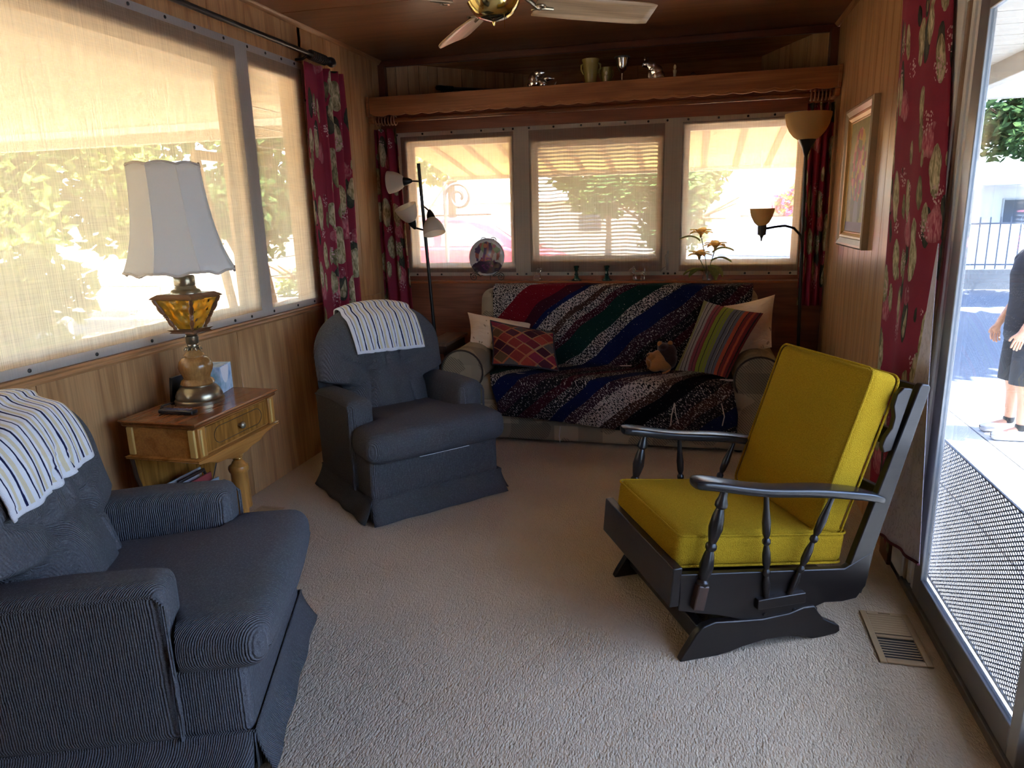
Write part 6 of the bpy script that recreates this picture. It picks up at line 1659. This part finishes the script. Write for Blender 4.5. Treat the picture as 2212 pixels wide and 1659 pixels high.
# local: facing +y after rotation gives -x ; x is the person's right
J = {'pel': ((0, 0, .93), (.135, .105)), 'wai': ((0, .0, 1.08), (.125, .10)), 'che': ((0, .01, 1.28), (.14, .105)), 'neckb': ((0, 0, 1.42), (.07, .07)), 'neck': ((0, .005, 1.48), (.052, .055)), 'jaw': ((0, .022, 1.545), (.062, .074)), 'head': ((0, .012, 1.62), (.076, .092)), 'crown': ((0, .0, 1.685), (.055, .065))}
E_ = [('pel', 'wai'), ('wai', 'che'), ('che', 'neckb'), ('neckb', 'neck'), ('neck', 'jaw'), ('jaw', 'head'), ('head', 'crown')]
for s_, n_ in ((1, 'r'), (-1, 'l')):
    J.update({'sh' + n_: ((s_ * .175, 0, 1.38), .055), 'el' + n_: ((s_ * .225, -.02, 1.10), .040), 'wr' + n_: ((s_ * .215, .10, .88), .028), 'pa' + n_: ((s_ * .212, .125, .82), (.022, .038)),
              'hi' + n_: ((s_ * .085, 0, .88), .088), 'kn' + n_: ((s_ * .10, .015, .48), .056), 'ca' + n_: ((s_ * .105, -.015, .34), .052), 'an' + n_: ((s_ * .11, -.01, .09), .034), 'to' + n_: ((s_ * .12, .13, .035), .032)})
    E_ += [('neckb', 'sh' + n_), ('sh' + n_, 'el' + n_), ('el' + n_, 'wr' + n_), ('wr' + n_, 'pa' + n_), ('pel', 'hi' + n_), ('hi' + n_, 'kn' + n_), ('kn' + n_, 'ca' + n_), ('ca' + n_, 'an' + n_), ('an' + n_, 'to' + n_)]
    for f in range(4):
        b = Vector(J['pa' + n_][0]) + Vector((0, -.028 + .019 * f, -.03)); l_ = (.066, .078, .072, .056)[f]
        J['f%d%s' % (f, n_)] = (tuple(b), .009); J['g%d%s' % (f, n_)] = (tuple(b + Vector((-s_ * .010, .006, -l_ * .55))), .0085); J['h%d%s' % (f, n_)] = (tuple(b + Vector((-s_ * .030, .004, -l_))), .0075)
        E_ += [('pa' + n_, 'f%d%s' % (f, n_)), ('f%d%s' % (f, n_), 'g%d%s' % (f, n_)), ('g%d%s' % (f, n_), 'h%d%s' % (f, n_))]
    b = Vector(J['pa' + n_][0]) + Vector((-s_ * .01, .038, .005)); J['t0' + n_] = (tuple(b), .011); J['t1' + n_] = (tuple(b + Vector((-s_ * .012, .016, -.04))), .009)
    E_ += [('pa' + n_, 't0' + n_), ('t0' + n_, 't1' + n_)]
body = skin('body', J, E_, 'pel', SKIN, pn)
def loft(m, rings, n=20):
    vs = []
    for (cx, cy, z, rx, ry) in rings:
        for k in range(n):
            a = 2 * PI * k / n; vs.append((cx + rx * math.cos(a), cy + ry * math.sin(a), z))
    fs = [(i * n + k, i * n + (k + 1) % n, (i + 1) * n + (k + 1) % n, (i + 1) * n + k) for i in range(len(rings) - 1) for k in range(n)]
    return m.add(vs, fs)
m = loft(MB(), [(0, 0, .84, .178, .142), (0, 0, .92, .176, .14), (0, 0, 1.08, .165, .132), (0, .01, 1.26, .180, .138), (0, .005, 1.36, .178, .120), (0, 0, 1.42, .120, .092), (0, 0, 1.455, .072, .075)])
for s_ in (1, -1): m.tube([(s_ * .13, 0, 1.385), (s_ * .185, -.002, 1.36), (s_ * .212, -.010, 1.24), (s_ * .226, -.016, 1.13)], [.070, .074, .070, .066], 14)
m.build('shirt', SHIRT, pn, ang=180)
m = loft(MB(), [(0, 0, 1.0, .160, .128), (0, 0, .92, .172, .136), (0, 0, .80, .182, .140), (0, 0, .76, .170, .125)])
for s_ in (1, -1): m.tube([(s_ * .085, 0, .86), (s_ * .092, .0, .76), (s_ * .10, .008, .60), (s_ * .105, .012, .44)], [.095, .100, .097, .094], 16)
m.build('shorts', SHORT, pn, ang=180)
for s_ in (-1, 1):
    def shf(p):
        x, y, z = p; return (x * (1 - .25 * max(0, y) / .2), y, z - .03 * max(0, (y + .02)) / .18 * (1 if z > .05 else 0))
    sh2 = MB().rbox((0, .045, .048), (.046, .140, .048), .035, 4, 6, shf).build('shoe', SHOE, pn); sh2.location = (s_ * .113, 0, 0)
    MB().lathe([(.040, .085), (.042, .12), (.039, .13)], (0, -.012, 0), 14).build('sock', BLACK, sh2)
    MB().rbox((0, .0, 0), (.012, .012, .022), .008, 2, 2).build('ear', SKIN, body).location = (s_ * .082, .005, 1.615)
    MB().rbox((0, 0, 0), (.012, .006, .008), .005, 2, 2).build('eye', plain('eye_dark', (.05, .04, .035, 1), .2), body).location = (s_ * .030, .100, 1.628)
MB().lathe([(.012, 0), (.010, .02), (.005, .045), (.001, .05)], (0, .104, 1.588), 10).build('nose', SKIN, body)
MB().rbox((0, .094, 1.565), (.024, .006, .006), .005, 2, 2).build('mouth', plain('lips', srgb(160, 96, 90), .5), body)
def hairf(p): return p
hb = MB().lathe([(max(1e-4, math.sin(PI * k / 14)), -math.cos(PI * k / 14)) for k in range(4, 15)], n=22, cap=False)
hb.xf(lambda v: (v[0] * .088, v[1] * .104 - .014, v[2] * .085 + 1.645 + (.02 if v[1] > .3 and v[2] < .2 else 0))); hb.build('hair', HAIR, pn)
